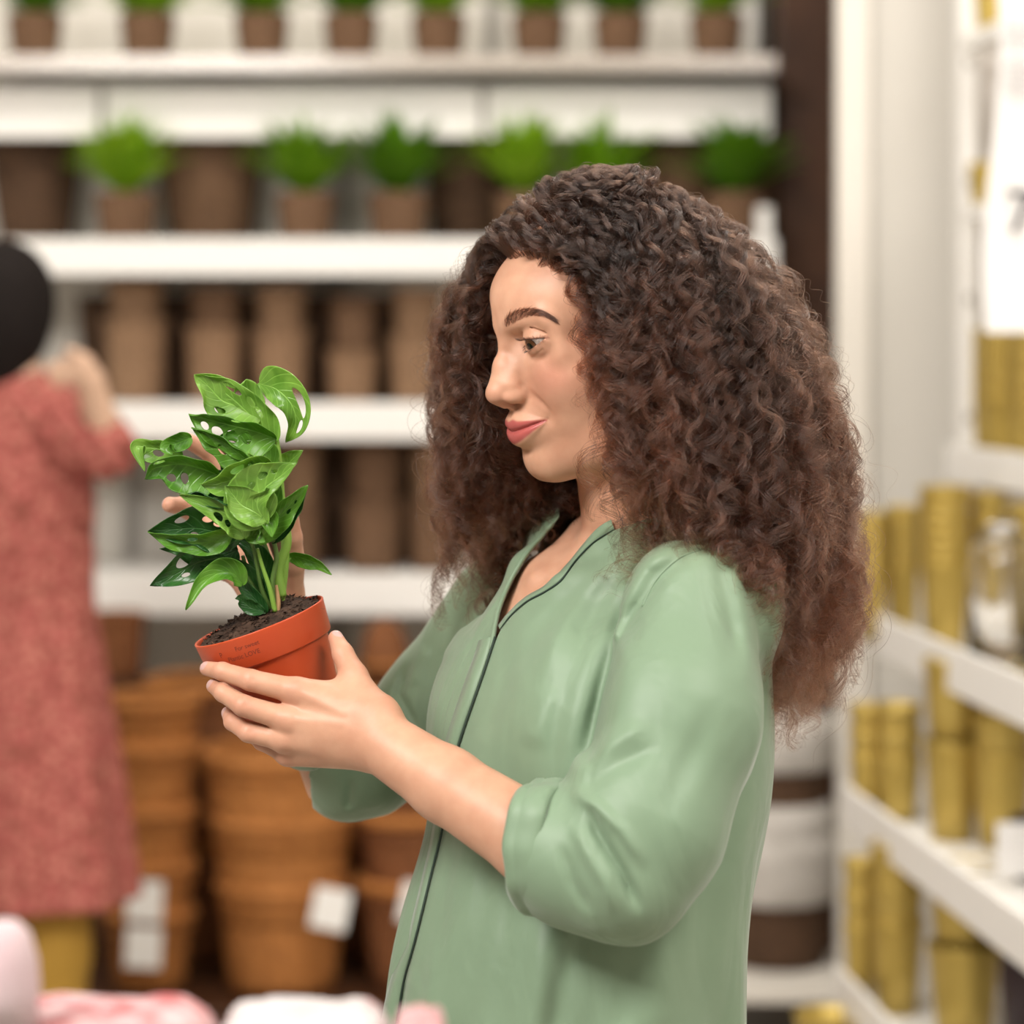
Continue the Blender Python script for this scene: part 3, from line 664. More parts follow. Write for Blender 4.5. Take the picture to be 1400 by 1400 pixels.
    seam = [(676, 872), (662, 915), (648, 955), (634, 995), (622, 1035), (612, 1090), (602, 1145), (588, 1200), (576, 1250), (562, 1305), (550, 1350), (540, 1420), (536, 1480)]
    p, g = lay(seam, 80); strip('placket', p, g, SIDE, 2.1, .20, m)
    p2, g2 = lay([(a + 3, c) for a, c in seam], 80, .16); mb = MB(); mb.tube(p2 / 100, .0010, 6); mb.build('placket_shade_line', dk, o)  # dark tube standing in for the shaded gap beside the placket
    p, g = lay([(a, c) for a, c in NL_R[1:-2]], 60, -.10); strip('inner_facing', p, g, 1, .95, .06, m)
    p, g = lay([(a - 1, c - 1) for a, c in NL_R[1:-2]], 60, .02); mb = MB(); mb.tube(p / 100, [.0009 * math.sin(PI * (i + .5) / 60) ** .4 for i in range(60)], 8); mb.build('neckline_shade_line', dk, o)  # thin dark tube paints the shading under the neckline edge
    p, g = lay(NL_L[:-1], 40, .03); mb = MB(); mb.tube(p / 100, .0020, 8); mb.build('neckline_trim', m, o)
    # shoulder seam
    p, g = lay([(962, 712), (968, 745), (930, 762), (898, 792), (878, 830)], 40, .02); mb = MB(); mb.tube(p / 100, .0009, 6); mb.build('shoulder_seam', m, o)
    # rolled cuff round the near forearm
    def cuff_band(name, c, dr, r, w, seed):
        u = nrm(np.cross(dr, A(0, 0, 1))); v = np.cross(u, dr); V = []; F = []; n = 96
        prof = [(-.5, -.35), (-.5, .15), (-.35, .42), (-.1, .50), (.12, .42), (.18, .36), (.24, .44), (.42, .42), (.52, .2), (.52, -.2), (.48, -.5)]
        for j in range(n):
            a = 2 * PI * j / n; wob = .14 * math.sin(3 * a + seed) + .10 * math.sin(5 * a + 2 * seed) + .05 * math.sin(11 * a); tw = .25 * math.sin(2 * a + seed)
            for (x, h) in prof:
                V.append((c + dr * (x * w + tw * .5 + .08 * math.sin(7 * a)) + (u * math.cos(a) + v * math.sin(a)) * (r + wob + h * (.9 + .2 * math.sin(6 * a + seed)))) / 100)
        k = len(prof)
        for j in range(n):
            for i in range(k - 1): F.append((j * k + i, j * k + i + 1, ((j + 1) % n) * k + i + 1, ((j + 1) % n) * k + i))
        mb = MB(); mb.add(V, F, None, True); ob = mb.build(name, m, o); so = ob.modifiers.new('cloth', 'SOLIDIFY'); so.thickness = .0015; so.offset = -1
    cuff_band('sleeve_cuff', CUFF_B, nrm(CUFF_D + A(0, 0, -.35)), 4.75, 2.9, 1.0)
    cuff_band('sleeve_cuff', FCUFF, FCUFF_D, 3.75, 2.6, 2.0)
    return o
SIDE = -1

# ================================================================= the curly hair: locks traced strand by strand from the scalp
def build_hair(body, n_cl, n_st, n_fly):
    rg = np.random.default_rng(11)
    AX = Wc(862, 441, 1.0)                            # vertical axis of the hair mass
    # roots on the scalp, bounded by the hairline
    hl_u = np.array([-6.5, -4.0, -2.7, .9, 4.2, 6.2, 7.0, 7.6]); hl_f = np.array([-8, -1.5, 2.6, 3.7, 4.6, 5.9, 7.0, 99])
    def roots(n):
        out = []; cnt = 0
        while cnt < n:
            v = rg.normal(size=(n * 3, 3)); v /= np.linalg.norm(v, axis=1)[:, None]
            p = v * A(8.4, 7.2, 8.2) + A(-1.0, 0, 2.0); p[:, 0] = np.where(p[:, 0] > 0, p[:, 0] * 1.12, p[:, 0])
            ok = p[:, 0] < np.interp(p[:, 2], hl_u, hl_f) + rg.normal(0, .15, len(p)); ok &= p[:, 2] > -6.5; p = p[ok]; out.append(p); cnt += len(p)
        return np.concatenate(out)[:n]
    def proj(q, f, it=4, off=0.0):
        q = q.astype(f32).copy()
        for _ in range(it):
            d = f(q) - off; g = grad(f, q); q = q - d[:, None] * g
        return q
    def grad(f, q, e=.08):
        g = np.stack([(f(q + np.array(v, f32) * e) - f(q - np.array(v, f32) * e)) for v in ((1, 0, 0), (0, 1, 0), (0, 0, 1))], 1); return g / np.maximum(np.linalg.norm(g, axis=1), 1e-4)[:, None]
    # outer hull radius as a function of direction (degrees, 0 = picture right, 90 = away) and picture row
    hp = np.array([246, 258, 272, 290, 330, 380, 460, 600, 750, 850, 950, 1000])
    HR = {0: [0, 5, 8, 11, 13, 14.6, 16.8, 18.6, 19.4, 19.0, 17.2, 14], 45: [0, 5, 8, 11, 13, 14.5, 16, 17.5, 18.5, 18, 16, 14],
          90: [0, 4, 7, 10, 12, 13.5, 14.5, 15.5, 16, 16, 15, 13], 135: [0, 3, 6, 11, 14, 15.5, 17, 18, 18.5, 19, 17, 13],
          160: [0, 2, 6, 13, 15.5, 16.5, 17, 17.3, 16.5, 17.5, 15, 12], 185: [0, 1, 5, 10.5, 13.5, 15.0, 15.6, 15.5, 14, 16, 15, 12],
          215: [0, 0, 3, 8, 9, 9.5, 10, 10, 10, 10, 10, 10], 255: [0, 3, 5.5, 8, 9.5, 10.5, 11.2, 11.5, 11.0, 11, 11, 11], 285: [0, 4, 7, 9.5, 11, 12.2, 13.5, 14.5, 14.5, 14, 14, 14],
          320: [0, 5, 8, 10.5, 12.5, 14, 15.5, 17, 17.5, 17, 16, 14], 360: [0, 5, 8, 11, 13, 14.6, 16.8, 18.6, 19.4, 19.0, 17.2, 14]}
    hk = np.array(sorted(HR)); HT = np.array([HR[k] for k in hk], float)
    def hull(phi, z):
        row = HOR - (z - CAMZ * 100) * F_PX / 210
        c = np.stack([np.interp(row, hp, HT[i]) for i in range(len(hk))], 1); ph = np.mod(phi, 360)
        j = np.clip(np.searchsorted(hk, ph, side='right') - 1, 0, len(hk) - 2); t = (ph - hk[j]) / (hk[j + 1] - hk[j]); ar = np.arange(len(ph))
        return c[ar, j] * (1 - t) + c[ar, j + 1] * t
    def coll(P):
        q = toH(P); d = ell(q, (-1.0, 0, 2.2), (8.3, 7.2, 7.9)); d = smin(d, ell(q, (2.75, 0, 2.4), (6.4, 6.6, 5.35)), 1.2)
        q2 = q.copy(); q2[:, 1] = np.abs(q2[:, 1]); d = np.minimum(d, ell(q2, (3.2, 1.5, -4.5), (5.4, 5.2, 7.0)))
        d = np.minimum(d, rc(P, Wc(862, 560, .5), Wc(895, 800, 3), 5.3, 6.0)); return np.minimum(d, blouse_sdf(P))
    def trace(R0, K, ds, u, endrow, phit):
        n = len(R0); q, g = R0, grad(face_sdf, R0.astype(f32)); P = fromH(q); D = np.stack([g[:, 0], g[:, 1], g[:, 2]], 1) @ HM.T
        path = [P.copy()]; D0 = D.copy(); phi = np.degrees(np.arctan2(P[:, 1] - AX[1], P[:, 0] - AX[0])); 
        side_ph = np.where(phit < 200, 1, -1)
        for k in range(1, K):
            s = k * ds; r = np.linalg.norm(P[:, :2] - AX[:2], axis=1) + 1e-6; er = (P[:, :2] - AX[:2]) / r[:, None]; ep = np.stack([-er[:, 1], er[:, 0]], 1)
            phi = np.degrees(np.arctan2(er[:, 1], er[:, 0])); rt = hull(phi, P[:, 2]) * u * .955; rin = 0
            # signed angle still to sweep round, never across the face
            dphi = (phit - phi + 180) % 360 - 180
            fallw = np.clip((s - .4) / 4.0, 0, 1)
            vr = np.clip((rt - r) * .45, -1.2, 1.3); vp = np.clip(np.radians(dphi) * r * .22, -.9, .9) * np.clip(1.2 - s / 14, .15, 1)
            V = np.zeros_like(P); V[:, :2] = er * vr[:, None] + ep * vp[:, None]; V[:, 2] = -1.0
            V /= np.linalg.norm(V, axis=1)[:, None]
            D = D0 * (1 - fallw) * .9 + V * fallw + .55 * D; D /= np.linalg.norm(D, axis=1)[:, None]
            P = P + D * ds
            d = coll(P.astype(f32)); m = d < .5
            if m.any():
                gg = grad(coll, P[m].astype(f32)); P[m] += gg * (.5 - d[m])[:, None]
            path.append(P.copy())
        return np.stack(path, 1)
    def endlen(Pth, endrow, ds):                      # number of steps until the strand reaches its end row
        row = HOR - (Pth[:, :, 2] - CAMZ * 100) * F_PX / 210; past = row > endrow[:, None]; past[:, -1] = True; return np.maximum(past.argmax(1), 12)
    def resample(Pth, L, K):                          # first L steps spread over K points
        n = len(Pth); t = np.linspace(0, 1, K)[None] * (L[:, None] - 1); i = np.clip(t.astype(int), 0, Pth.shape[1] - 2); f = (t - i)[..., None]; ar = np.arange(n)[:, None]
        return Pth[ar, i] * (1 - f) + Pth[ar, i + 1] * f
    def setup(n, fly=False):
        q = roots(n); q = proj(q, face_sdf); PH = fromH(q); phi = np.degrees(np.arctan2(PH[:, 1] - AX[1], PH[:, 0] - AX[0])) % 360
        L = q[:, 1]; front = (q[:, 0] > -1.5)
        pt = phi.copy(); w = rg.random(n)
        near = L > .2
        # front roots sweep to the near side (256..300) or the far side (150..186)
        pt = np.where(front & near, np.where((phi > 262) & (phi < 330), phi, 257 + 40 * w ** 1.4), pt)
        pt = np.where(front & ~near, np.where((phi > 95) & (phi < 176), phi * .75 + 168 * .25 , 188 - 42 * w ** 1.2), pt)
        ptm = pt % 360; pt = np.where((ptm > 189) & (ptm < 255), np.where(near, 256, 187), ptm)
        # rows where the tips end
        er = np.interp(pt, [0, 30, 60, 100, 140, 165, 180, 190, 250, 262, 275, 290, 310, 335, 360], [1010, 990, 920, 860, 860, 860, 820, 770, 640, 680, 700, 740, 880, 1000, 1010])
        er = er - rg.random(n) ** 1.4 * 230 + rg.normal(0, 18, n)
        er = er - 0
        u = 1 - .55 * rg.random(n) ** 1.5; u = np.where(q[:, 2] > 6, np.maximum(u, .6), u)
        er = er - np.where((pt > 135) & (pt < 200), (1 - u) * 300 + np.clip(pt - 160, 0, 30) * 3.6, 0)
        return q, pt, er, u
    ds = .5; K0 = 92
    # ---- clumps
    q, pt, er, u = setup(n_cl); C0 = trace(q, K0, ds, u, er, pt); Ls = endlen(C0, er, ds)
    K = 112; CP = resample(C0, Ls, K); arc = (Ls - 1) * ds
    sm_ = np.linspace(0, 1, K)[None] * arc[:, None]; mw = np.clip(sm_ / 14, 0, 1.6)[..., None]
    for ax_, (lo_, hi_) in enumerate(((.25, .55), (.25, .55), (.2, .4))): CP[..., ax_] += (mw[..., 0] * .75 * np.sin(sm_ * rg.uniform(lo_, hi_, n_cl)[:, None] + rg.uniform(0, 6.28, n_cl)[:, None])) * (.4 if ax_ == 2 else 1)
    T = np.gradient(CP, axis=1); T /= np.maximum(np.linalg.norm(T, axis=2), 1e-5)[..., None]
    up = np.tile(A(.3, .8, .2), (n_cl, 1)); Us = []
    up = up - T[:, 0] * (up * T[:, 0]).sum(1)[:, None]
    for k in range(K):
        up = up - T[:, k] * (up * T[:, k]).sum(1)[:, None]; up /= np.linalg.norm(up, axis=1)[:, None]; Us.append(up.copy())
    U = np.stack(Us, 1); V = np.cross(T, U); s = np.linspace(0, 1, K)[None] * arc[:, None]
    wl = rg.uniform(2.1, 3.6, n_cl); amp = rg.uniform(.38, .80, n_cl); hand = rg.choice([-1, 1], n_cl); ph0 = rg.uniform(0, 6.28, n_cl); flat = rg.uniform(.45, 1, n_cl)
    allP = []; allR = []
    tone = rg.uniform(0, 1, n_cl); tones = []
    def emit(n_per, spread, ajit, rad):
        for i0 in range(n_per):
            a = rg.uniform(0, 6.28, n_cl); rr = np.sqrt(rg.random(n_cl)) * spread; lagv = rg.normal(0, .20, n_cl); aj = 1 + rg.normal(0, ajit, n_cl)
            env = np.clip((s - .5) / 5, 0, 1) ** 1.2; grow = .75 + .85 * (s / arc[:, None]) ; tip = 1 - .30 * np.clip((s / arc[:, None] - .7) / .3, 0, 1)
            th = hand[:, None] * (s * 2 * PI / (wl * (1 + rg.normal(0, .015, n_cl)))[:, None] + .5 * np.sin(s * .6 + ph0[:, None])) + ph0[:, None] + lagv[:, None]
            ra = (amp * aj)[:, None] * env * grow * tip
            wn = .10 * np.sin(s * 3.1 + rg.uniform(0, 6.28, n_cl)[:, None])
            sp = rr[:, None] * (2.0 - 1.0 * np.clip(s / 4, 0, 1)) * (1 - .25 * s / arc[:, None]); aa = a[:, None] + th * .35
            x = ra * np.cos(th) + sp * np.cos(aa) + wn; y = ra * np.sin(th) * flat[:, None] + sp * np.sin(aa)
            fr = rg.random(n_cl) < .10; fz = rg.normal(0, .25, n_cl) * fr
            P = CP + U * x[..., None] + V * y[..., None] + (U * fz[:, None, None] + V * (fz[::-1])[:, None, None]) * (s / 8)[..., None]
            tones.append(tone); allP.append(P); allR.append(rad * rg.uniform(.8, 1.25, n_cl)[:, None] * np.interp(np.linspace(0, 1, K), [0, .85, 1], [1, .9, .3])[None])
    emit(n_st, .20, .07, .0100)
    P = np.concatenate(allP); R = np.concatenate(allR)
    # ---- frizz: single strands standing away from the mass
    q, pt, er, u = setup(n_fly); u = rg.uniform(.7, 1.10, n_fly) + (rg.random(n_fly) < .12) * rg.uniform(0, .10, n_fly); C1 = trace(q, K0, ds, u, er, pt); Lf = endlen(C1, er + rg.normal(0, 25, n_fly), ds)
    Lf = np.maximum((Lf * rg.uniform(.35, 1.0, n_fly)).astype(int), 12); FP = resample(C1, Lf, K); sa = np.linspace(0, 1, K)[None] * ((Lf - 1) * ds)[:, None]
    T = np.gradient(FP, axis=1); T /= np.maximum(np.linalg.norm(T, axis=2), 1e-5)[..., None]; U = np.cross(T, A(.2, .9, .3)); U /= np.linalg.norm(U, axis=2)[..., None]; V = np.cross(T, U)
    f = lambda lo, hi: rg.uniform(lo, hi, n_fly)[:, None]
    w2 = 2 * PI / f(1.2, 3.4); p0 = f(0, 6.28); am = f(.15, .55) * np.clip(sa / 4, 0, 1)
    FP = FP + U * (am * np.cos(sa * w2 + p0) + f(.05, .2) * np.sin(sa * f(.4, 1.1) + p0) * sa * .25)[..., None] + V * (am * np.sin(sa * w2 + p0) + f(.05, .2) * np.cos(sa * f(.4, 1.0)) * sa * .25)[..., None]
    P = np.concatenate([P, FP]) / 100; R = np.concatenate([R, .0062 * np.interp(np.linspace(0, 1, K), [0, .85, 1], [1, .9, .3])[None] * np.ones((n_fly, 1))]) / 100
    m = hair_mat('curly_hair', (.06, .025, .015), .28); nt = m.node_tree; h = [x for x in nt.nodes if x.type == 'BSDF_HAIR_PRINCIPLED'][0]
    hi = nt.nodes.new('ShaderNodeHairInfo'); r = nt.nodes.new('ShaderNodeValToRGB'); r.color_ramp.elements[0].position = .15; r.color_ramp.elements[1].position = 1.0
    r.color_ramp.elements[0].color = (*HC0, 1); r.color_ramp.elements[1].color = (*HC1, 1)
    nt.links.new(hi.outputs['Intercept'], r.inputs[0])
    mx = nt.nodes.new('ShaderNodeMixRGB'); mx.blend_type = 'MULTIPLY'; mx.inputs[0].default_value = .9; r2 = nt.nodes.new('ShaderNodeValToRGB'); r2.color_ramp.elements[0].color = (.22, .20, .20, 1); r2.color_ramp.elements[1].color = (1.25, 1.15, 1.05, 1)
    at_ = nt.nodes.new('ShaderNodeAttribute'); at_.attribute_name = 'tone'; nt.links.new(at_.outputs['Fac'], r2.inputs[0]); nt.links.new(r.outputs[0], mx.inputs[1]); nt.links.new(r2.outputs[0], mx.inputs[2]); nt.links.new(mx.outputs[0], h.inputs['Color'])
    o = hair_obj('hair', P, R, m, body); a = o.data.attributes.new('tone', 'FLOAT', 'CURVE'); a.data.foreach_set('value', np.concatenate(tones + [rg.uniform(.3, .9, n_fly)]).astype(f32)); return o
HC0 = (.014, .0065, .004); HC1 = (.062, .022, .011)

# ================================================================= the potted plant
def build_plant():
    root = empty('potted_plant', Vector((POT_C - PK * 9.4) / 100), 0, 'small swiss cheese plant with holed leaves in a terracotta plastic pot, held in two hands', 'plant')
    rl = (POT_C - PK * 9.4)
    def loc(V): return (np.asarray(V, float) - rl) / 100
    frame = lambda q: (np.asarray(q, float) @ PM.T + POT_C - rl) / 100
    pm = mat('terracotta_plastic', (.50, .070, .022), .36, .4)
    noisecol(pm, (.46, .060, .018), (.54, .085, .026), 14, 4)
    mb = MB(); prof = [(0, -9.4), (3.75, -9.4), (3.98, -9.2), (4.02, -9.0), (4.93, -2.75), (5.0, -2.62), (5.22, -2.6), (5.3, -2.5), (5.52, -.12), (5.55, -.02), (5.5, .04), (5.38, .02), (5.34, -.1), (5.15, -1.1), (5.1, -1.4)]
    mb.lathe(prof, 96); V = frame(mb.v); mb.v = [tuple(p) for p in V]; pot = mb.build('pot', pm, root)
    # printed lines on the rim
    ink = mat('dark_print', (.16, .028, .014), .6)
    rg = np.random.default_rng(4)
    def rim_text(txt, ang0, z, size):
        cu = bpy.data.curves.new('print', 'FONT'); cu.body = txt; cu.size = size; cu.resolution_u = 3
        o = bpy.data.objects.new('print_tmp', cu); C.objects.link(o); dg = bpy.context.evaluated_depsgraph_get(); me = bpy.data.meshes.new_from_object(o.evaluated_get(dg)); bpy.data.objects.remove(o)
        bm = bmesh.new(); bm.from_mesh(me); bmesh.ops.triangulate(bm, faces=bm.faces); bmesh.ops.subdivide_edges(bm, edges=[e for e in bm.edges if e.calc_length() > .15], cuts=2, use_grid_fill=False); bmesh.ops.triangulate(bm, faces=bm.faces)
        for v in bm.verts:
            zz = z + v.co.y; R = 5.52 + (zz + .12) * .09 + .012; a = ang0 + v.co.x / 5.5; v.co = Vector(frame((R * math.cos(a), R * math.sin(a), zz)))
        bm.to_mesh(me); bm.free(); link('printed_lettering', me, ink, pot)
    c0 = (A(0, -1, 0) @ PM); a0 = math.atan2(c0[1], c0[0])
    rim_text('For sweet', a0 - .36, -1.0, .52); rim_text('Plantic LOVE', a0 - .54, -1.7, .55); rim_text('P', a0 - .66, -1.2, .6)
    # soil: a lumpy mound
    sm = mat('potting_soil', (.035, .02, .013), .9, .2); noisecol(sm, (.012, .007, .005), (.075, .042, .027), 60, 6, bump=1, bscale=180, dist=.003)
    n = 64; V = []; F = []
    for i in range(n):
        for j in range(n):
            x = -5.15 + 10.3 * i / (n - 1); y = -5.15 + 10.3 * j / (n - 1); r = math.hypot(x, y)
            s = min(1, 5.15 / max(r, 1e-6)) if r > 5.15 else 1; x *= s; y *= s; r = min(r, 5.15)
            h = -.30 + 1.0 * (1 - (r / 5.15) ** 2) + .55 * math.exp(-((x - 2.4) ** 2 + (y - .5) ** 2) / 3) + .18 * mnoise.noise(Vector((x * 1.5, y * 1.5, 3))) + .16 * mnoise.noise(Vector((x * 4, y * 4, 1)))
            V.append((x, y, h))
    for i in range(n - 1):
        for j in range(n - 1): F.append((i * n + j, (i + 1) * n + j, (i + 1) * n + j + 1, i * n + j + 1))
    mb = MB(); mb.add(frame(V), F, None, True)
    for k in range(600):                              # crumbs
        a = rg.uniform(0, 6.28); r = 5.1 * math.sqrt(rg.random()); x, y = r * math.cos(a), r * math.sin(a); z = -.25 + 1.0 * (1 - (r / 5.15) ** 2) + .55 * math.exp(-((x - 2.4) ** 2 + (y - .5) ** 2) / 3)
        s = rg.uniform(.05, .22); pts = [(x + s * rg.normal(), y + s * rg.normal(), z + s * abs(rg.normal()) * .8) for _ in range(4)]
        mb.add(frame(pts), [(0, 1, 2), (0, 2, 3), (0, 3, 1), (1, 3, 2)], None, False)
    mb.build('soil', sm, root)
    fm = mat('root_fibre', (.22, .10, .05), .8); mb = MB()
    for k in range(34):
        a = rg.uniform(0, 6.28); r = rg.uniform(1, 5.0); p = A(r * math.cos(a), r * math.sin(a), -.3); pts = [p]
        d = nrm(rg.normal(size=3) + A(0, 0, .8))
        for q in range(6): d = nrm(d + rg.normal(size=3) * .6 + A(0, 0, -.2)); pts.append(pts[-1] + d * rg.uniform(.1, .3))
        mb.tube(frame(pts), .00016, 4)
    mb.build('root_fibres', fm, root)
    # stems
    st = mat('leaf_stem', (.20, .36, .055), .4, .4); sd = mat('dark_stem', (.09, .17, .035), .45, .4)
    tan = mat('dried_stem', (.40, .24, .11), .7)
    def stem(path, y0, y1, r0, r1, m, name='stem'):
        p = spl([Wc(x, y, y0 + (y1 - y0) * i / (len(path) - 1)) for i, (x, y) in enumerate(path)], 28)
        mb = MB(); mb.tube(loc(p), [(r0 + (r1 - r0) * i / 27) / 100 for i in range(28)], 10); return mb.build(name, m, root)
    stem([(380, 838), (386, 800), (390, 760), (387, 715), (384, 660), (381, 620), (374, 580), (366, 562), (360, 556)], -1.5, -3.0, .42, .10, st)
    stem([(384, 815), (380, 780), (392, 745), (391, 715)], -2.0, -2.4, .50, .34, st, 'leaf_sheath')
    stem([(376, 838), (372, 800), (378, 760), (370, 728), (364, 712)], -3, -5.5, .26, .13, sd)
    stem([(372, 838), (358, 805), (352, 775), (345, 745), (336, 735)], -3, -5.0, .24, .12, sd)
    stem([(368, 836), (350, 808), (330, 780), (318, 770)], -2.5, -4.5, .24, .13, sd)
    stem([(366, 838), (345, 818), (330, 800), (312, 782)], -3, -4.0, .24, .14, sd)
    stem([(372, 836), (365, 800), (352, 765), (340, 740)], -1, 0, .24, .12, sd)
    stem([(378, 836), (384, 800), (392, 772), (402, 758)], -1.5, -1.0, .16, .08, st)
    stem([(382, 836), (375, 790), (360, 740), (340, 700), (325, 670)], -.5, -1.5, .26, .12, sd)
    stem([(370, 836), (352, 812), (338, 782), (332, 760)], -2, -3.5, .26, .15, sd)
    stem([(376, 836), (369, 805), (358, 772), (352, 750)], -3.4, -4.8, .22, .12, st)
    stem([(380, 836), (372, 812), (362, 790), (356, 765)], -1.2, -1.5, .24, .13, sd)
    stem([(378, 840), (380, 822), (377, 800)], -3.2, -3.2, .28, .16, tan, 'dried_stem')
    # leaves: midrib path, half width, roll of the blade, holes
    def leafmat(name, c1, c2, rough=.32):
        m = mat(name, c1, rough, .5); b = bs(m); tc = N(m, 'ShaderNodeUVMap')
        sep = N(m, 'ShaderNodeSeparateXYZ'); lk(m, tc.outputs[0], sep.inputs[0])
        ab = N(m, 'ShaderNodeMath', operation='ABSOLUTE'); lk(m, sep.outputs['Y'], ab.inputs[0])
        sb = N(m, 'ShaderNodeMath', operation='MULTIPLY_ADD'); sb.inputs[1].default_value = -.35; lk(m, ab.outputs[0], sb.inputs[0]); lk(m, sep.outputs['X'], sb.inputs[2])
        ml = N(m, 'ShaderNodeMath', operation='MULTIPLY'); ml.inputs[1].default_value = 52; lk(m, sb.outputs[0], ml.inputs[0]); sn = N(m, 'ShaderNodeMath', operation='SINE'); lk(m, ml.outputs[0], sn.inputs[0])
        pw = N(m, 'ShaderNodeMapRange'); pw.inputs['From Min'].default_value = .75; pw.inputs['From Max'].default_value = 1; lk(m, sn.outputs[0], pw.inputs['Value'])
        mr = N(m, 'ShaderNodeMapRange'); mr.inputs['From Min'].default_value = .0; mr.inputs['From Max'].default_value = .05; mr.inputs['To Min'].default_value = 1; mr.inputs['To Max'].default_value = 0; lk(m, ab.outputs[0], mr.inputs['Value'])
        mxv = N(m, 'ShaderNodeMath', operation='MAXIMUM'); hf = N(m, 'ShaderNodeMath', operation='MULTIPLY'); hf.inputs[1].default_value = .35; lk(m, pw.outputs[0], hf.inputs[0]); lk(m, hf.outputs[0], mxv.inputs[0]); lk(m, mr.outputs[0], mxv.inputs[1])
        t2 = N(m, 'ShaderNodeTexCoord'); n = N(m, 'ShaderNodeTexNoise', Scale=45.0, Detail=4.0); lk(m, t2.outputs['Object'], n.inputs['Vector'])
        r = N(m, 'ShaderNodeValToRGB'); r.color_ramp.elements[0].position = .35; r.color_ramp.elements[1].position = .65; r.color_ramp.elements[0].color = (*c1, 1); r.color_ramp.elements[1].color = (*c2, 1); lk(m, n.outputs['Fac'], r.inputs[0])
        mx = N(m, 'ShaderNodeMixRGB'); mx.inputs[2].default_value = (*[min(1, x * 1.7 + .05) for x in c2], 1); s2 = N(m, 'ShaderNodeMath', operation='MULTIPLY'); s2.inputs[1].default_value = .6; lk(m, mxv.outputs[0], s2.inputs[0]); lk(m, s2.outputs[0], mx.inputs[0]); lk(m, r.outputs[0], mx.inputs[1]); lk(m, mx.outputs[0], b.inputs['Base Color'])
        iv = N(m, 'ShaderNodeMath', operation='MULTIPLY'); iv.inputs[1].default_value = -1; lk(m, mxv.outputs[0], iv.inputs[0]); bp = N(m, 'ShaderNodeBump', Strength=.5, Distance=.0012); lk(m, iv.outputs[0], bp.inputs['Height']); lk(m, bp.outputs[0], b.inputs['Normal'])
        b.inputs['Transmission Weight'].default_value = 0; b.inputs['Subsurface Weight'].default_value = .0
        # thin leaf: part of the light passes through
        nt = m.node_tree; tr = nt.nodes.new('ShaderNodeBsdfTranslucent'); ms = nt.nodes.new('ShaderNodeMixShader'); ms.inputs[0].default_value = .28; out = nt.nodes['Material Output']
        mc = N(m, 'ShaderNodeMixRGB', blend_type='MULTIPLY'); mc.inputs[0].default_value = 1; mc.inputs[2].default_value = (2.2, 1.9, .6, 1); lk(m, mx.outputs[0], mc.inputs[1]); lk(m, mc.outputs[0], tr.inputs[0])
        lk(m, b.outputs[0], ms.inputs[1]); lk(m, tr.outputs[0], ms.inputs[2]); lk(m, ms.outputs[0], out.inputs['Surface']); return m
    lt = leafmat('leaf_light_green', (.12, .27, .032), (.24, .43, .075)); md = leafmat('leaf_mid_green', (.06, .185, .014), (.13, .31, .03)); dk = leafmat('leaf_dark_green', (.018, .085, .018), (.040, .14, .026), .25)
    def leaf(rib, ys, wu, wl, roll, m, holes=(), cup=.15, wav=.12, sk=0, pw=.75):
        # rib in picture points base->tip, depth ys; wu / wl half widths (cm) on the two sides; roll degrees turns the blade about its rib
        nu, nv = 64, 40; yi = np.interp(np.linspace(0, 1, len(rib)), np.linspace(0, 1, len(ys)), ys)
        R = spl([Wc(x, y, d) for (x, y), d in zip(rib, yi)], nu); T = np.gradient(R, axis=0); T /= np.linalg.norm(T, axis=1)[:, None]
        u = np.linspace(0, 1, nu); w = np.sin(PI * np.clip(u, 0, 1) ** pw) ** .8 * (1 - .15 * u); w = np.maximum(w, 0)
        V = []; uv = []; vv = np.linspace(-1, 1, nv); rolls = np.interp(u, np.linspace(0, 1, len(roll)), roll) if hasattr(roll, '__len__') else np.full(nu, roll)
        X = np.zeros((nu, nv, 3))
        for i in range(nu):
            view = A(0, -1, 0); s = nrm(np.cross(T[i], view)); nn = nrm(np.cross(s, T[i])); a = math.radians(rolls[i]); side = s * math.cos(a) + nn * math.sin(a); nor = np.cross(T[i], side) 
            if nor @ nn < 0 and abs(rolls[i]) < 90: nor = -nor
            for j, v in enumerate(vv):
                hw = (wu if v > 0 else wl) * w[i]; dd = v * hw
                X[i, j] = R[i] + side * dd * math.cos(cup * abs(v) * 1.2) + nor * (abs(dd) * math.sin(cup * 3 * abs(v)) + wav * (1.3 * math.sin(u[i] * 13 + v * 2.2) + .8 * math.sin(u[i] * 24 - v * 3 + wu * 5)) * v * v) - T[i] * abs(v) ** 1.6 * hw * (.28 + sk) * (1 if u[i] < .6 else (1 - (u[i] - .6) * 1.8))
        UU, VV = np.meshgrid(u, vv, indexing='ij'); P = X.reshape(-1, 3); UU = UU.ravel(); VV = VV.ravel()
        T4 = np.array([(i * nv + j, (i + 1) * nv + j, (i + 1) * nv + j + 1, i * nv + j + 1) for i in range(nu - 1) for j in range(nv - 1)])
        s = np.full(len(P), 1.0)
        for (hu, hv, ru, rv, sl) in holes:
            a = UU - hu - sl * (VV - hv); b = VV - hv; s = np.minimum(s, np.sqrt((a / ru) ** 2 + (b / rv) ** 2) - 1)
        P2, T2, ex = clip_mesh(P, T4, s, (UU, VV)) if len(holes) else (P, tri(T4), [UU, VV])
        me = mesh_np('leaf', loc(P2), T2); ul = me.uv_layers.new(name='UVMap'); li = np.zeros(len(me.loops), np.int32); me.loops.foreach_get('vertex_index', li)
        ul.data.foreach_set('uv', np.stack([ex[0][li], ex[1][li]], 1).astype(f32).ravel())
        o = link('leaf', me, m, root); so = o.modifiers.new('blade', 'SOLIDIFY'); so.thickness = .0004; so.offset = 0; return o
    H = lambda *a: list(a)
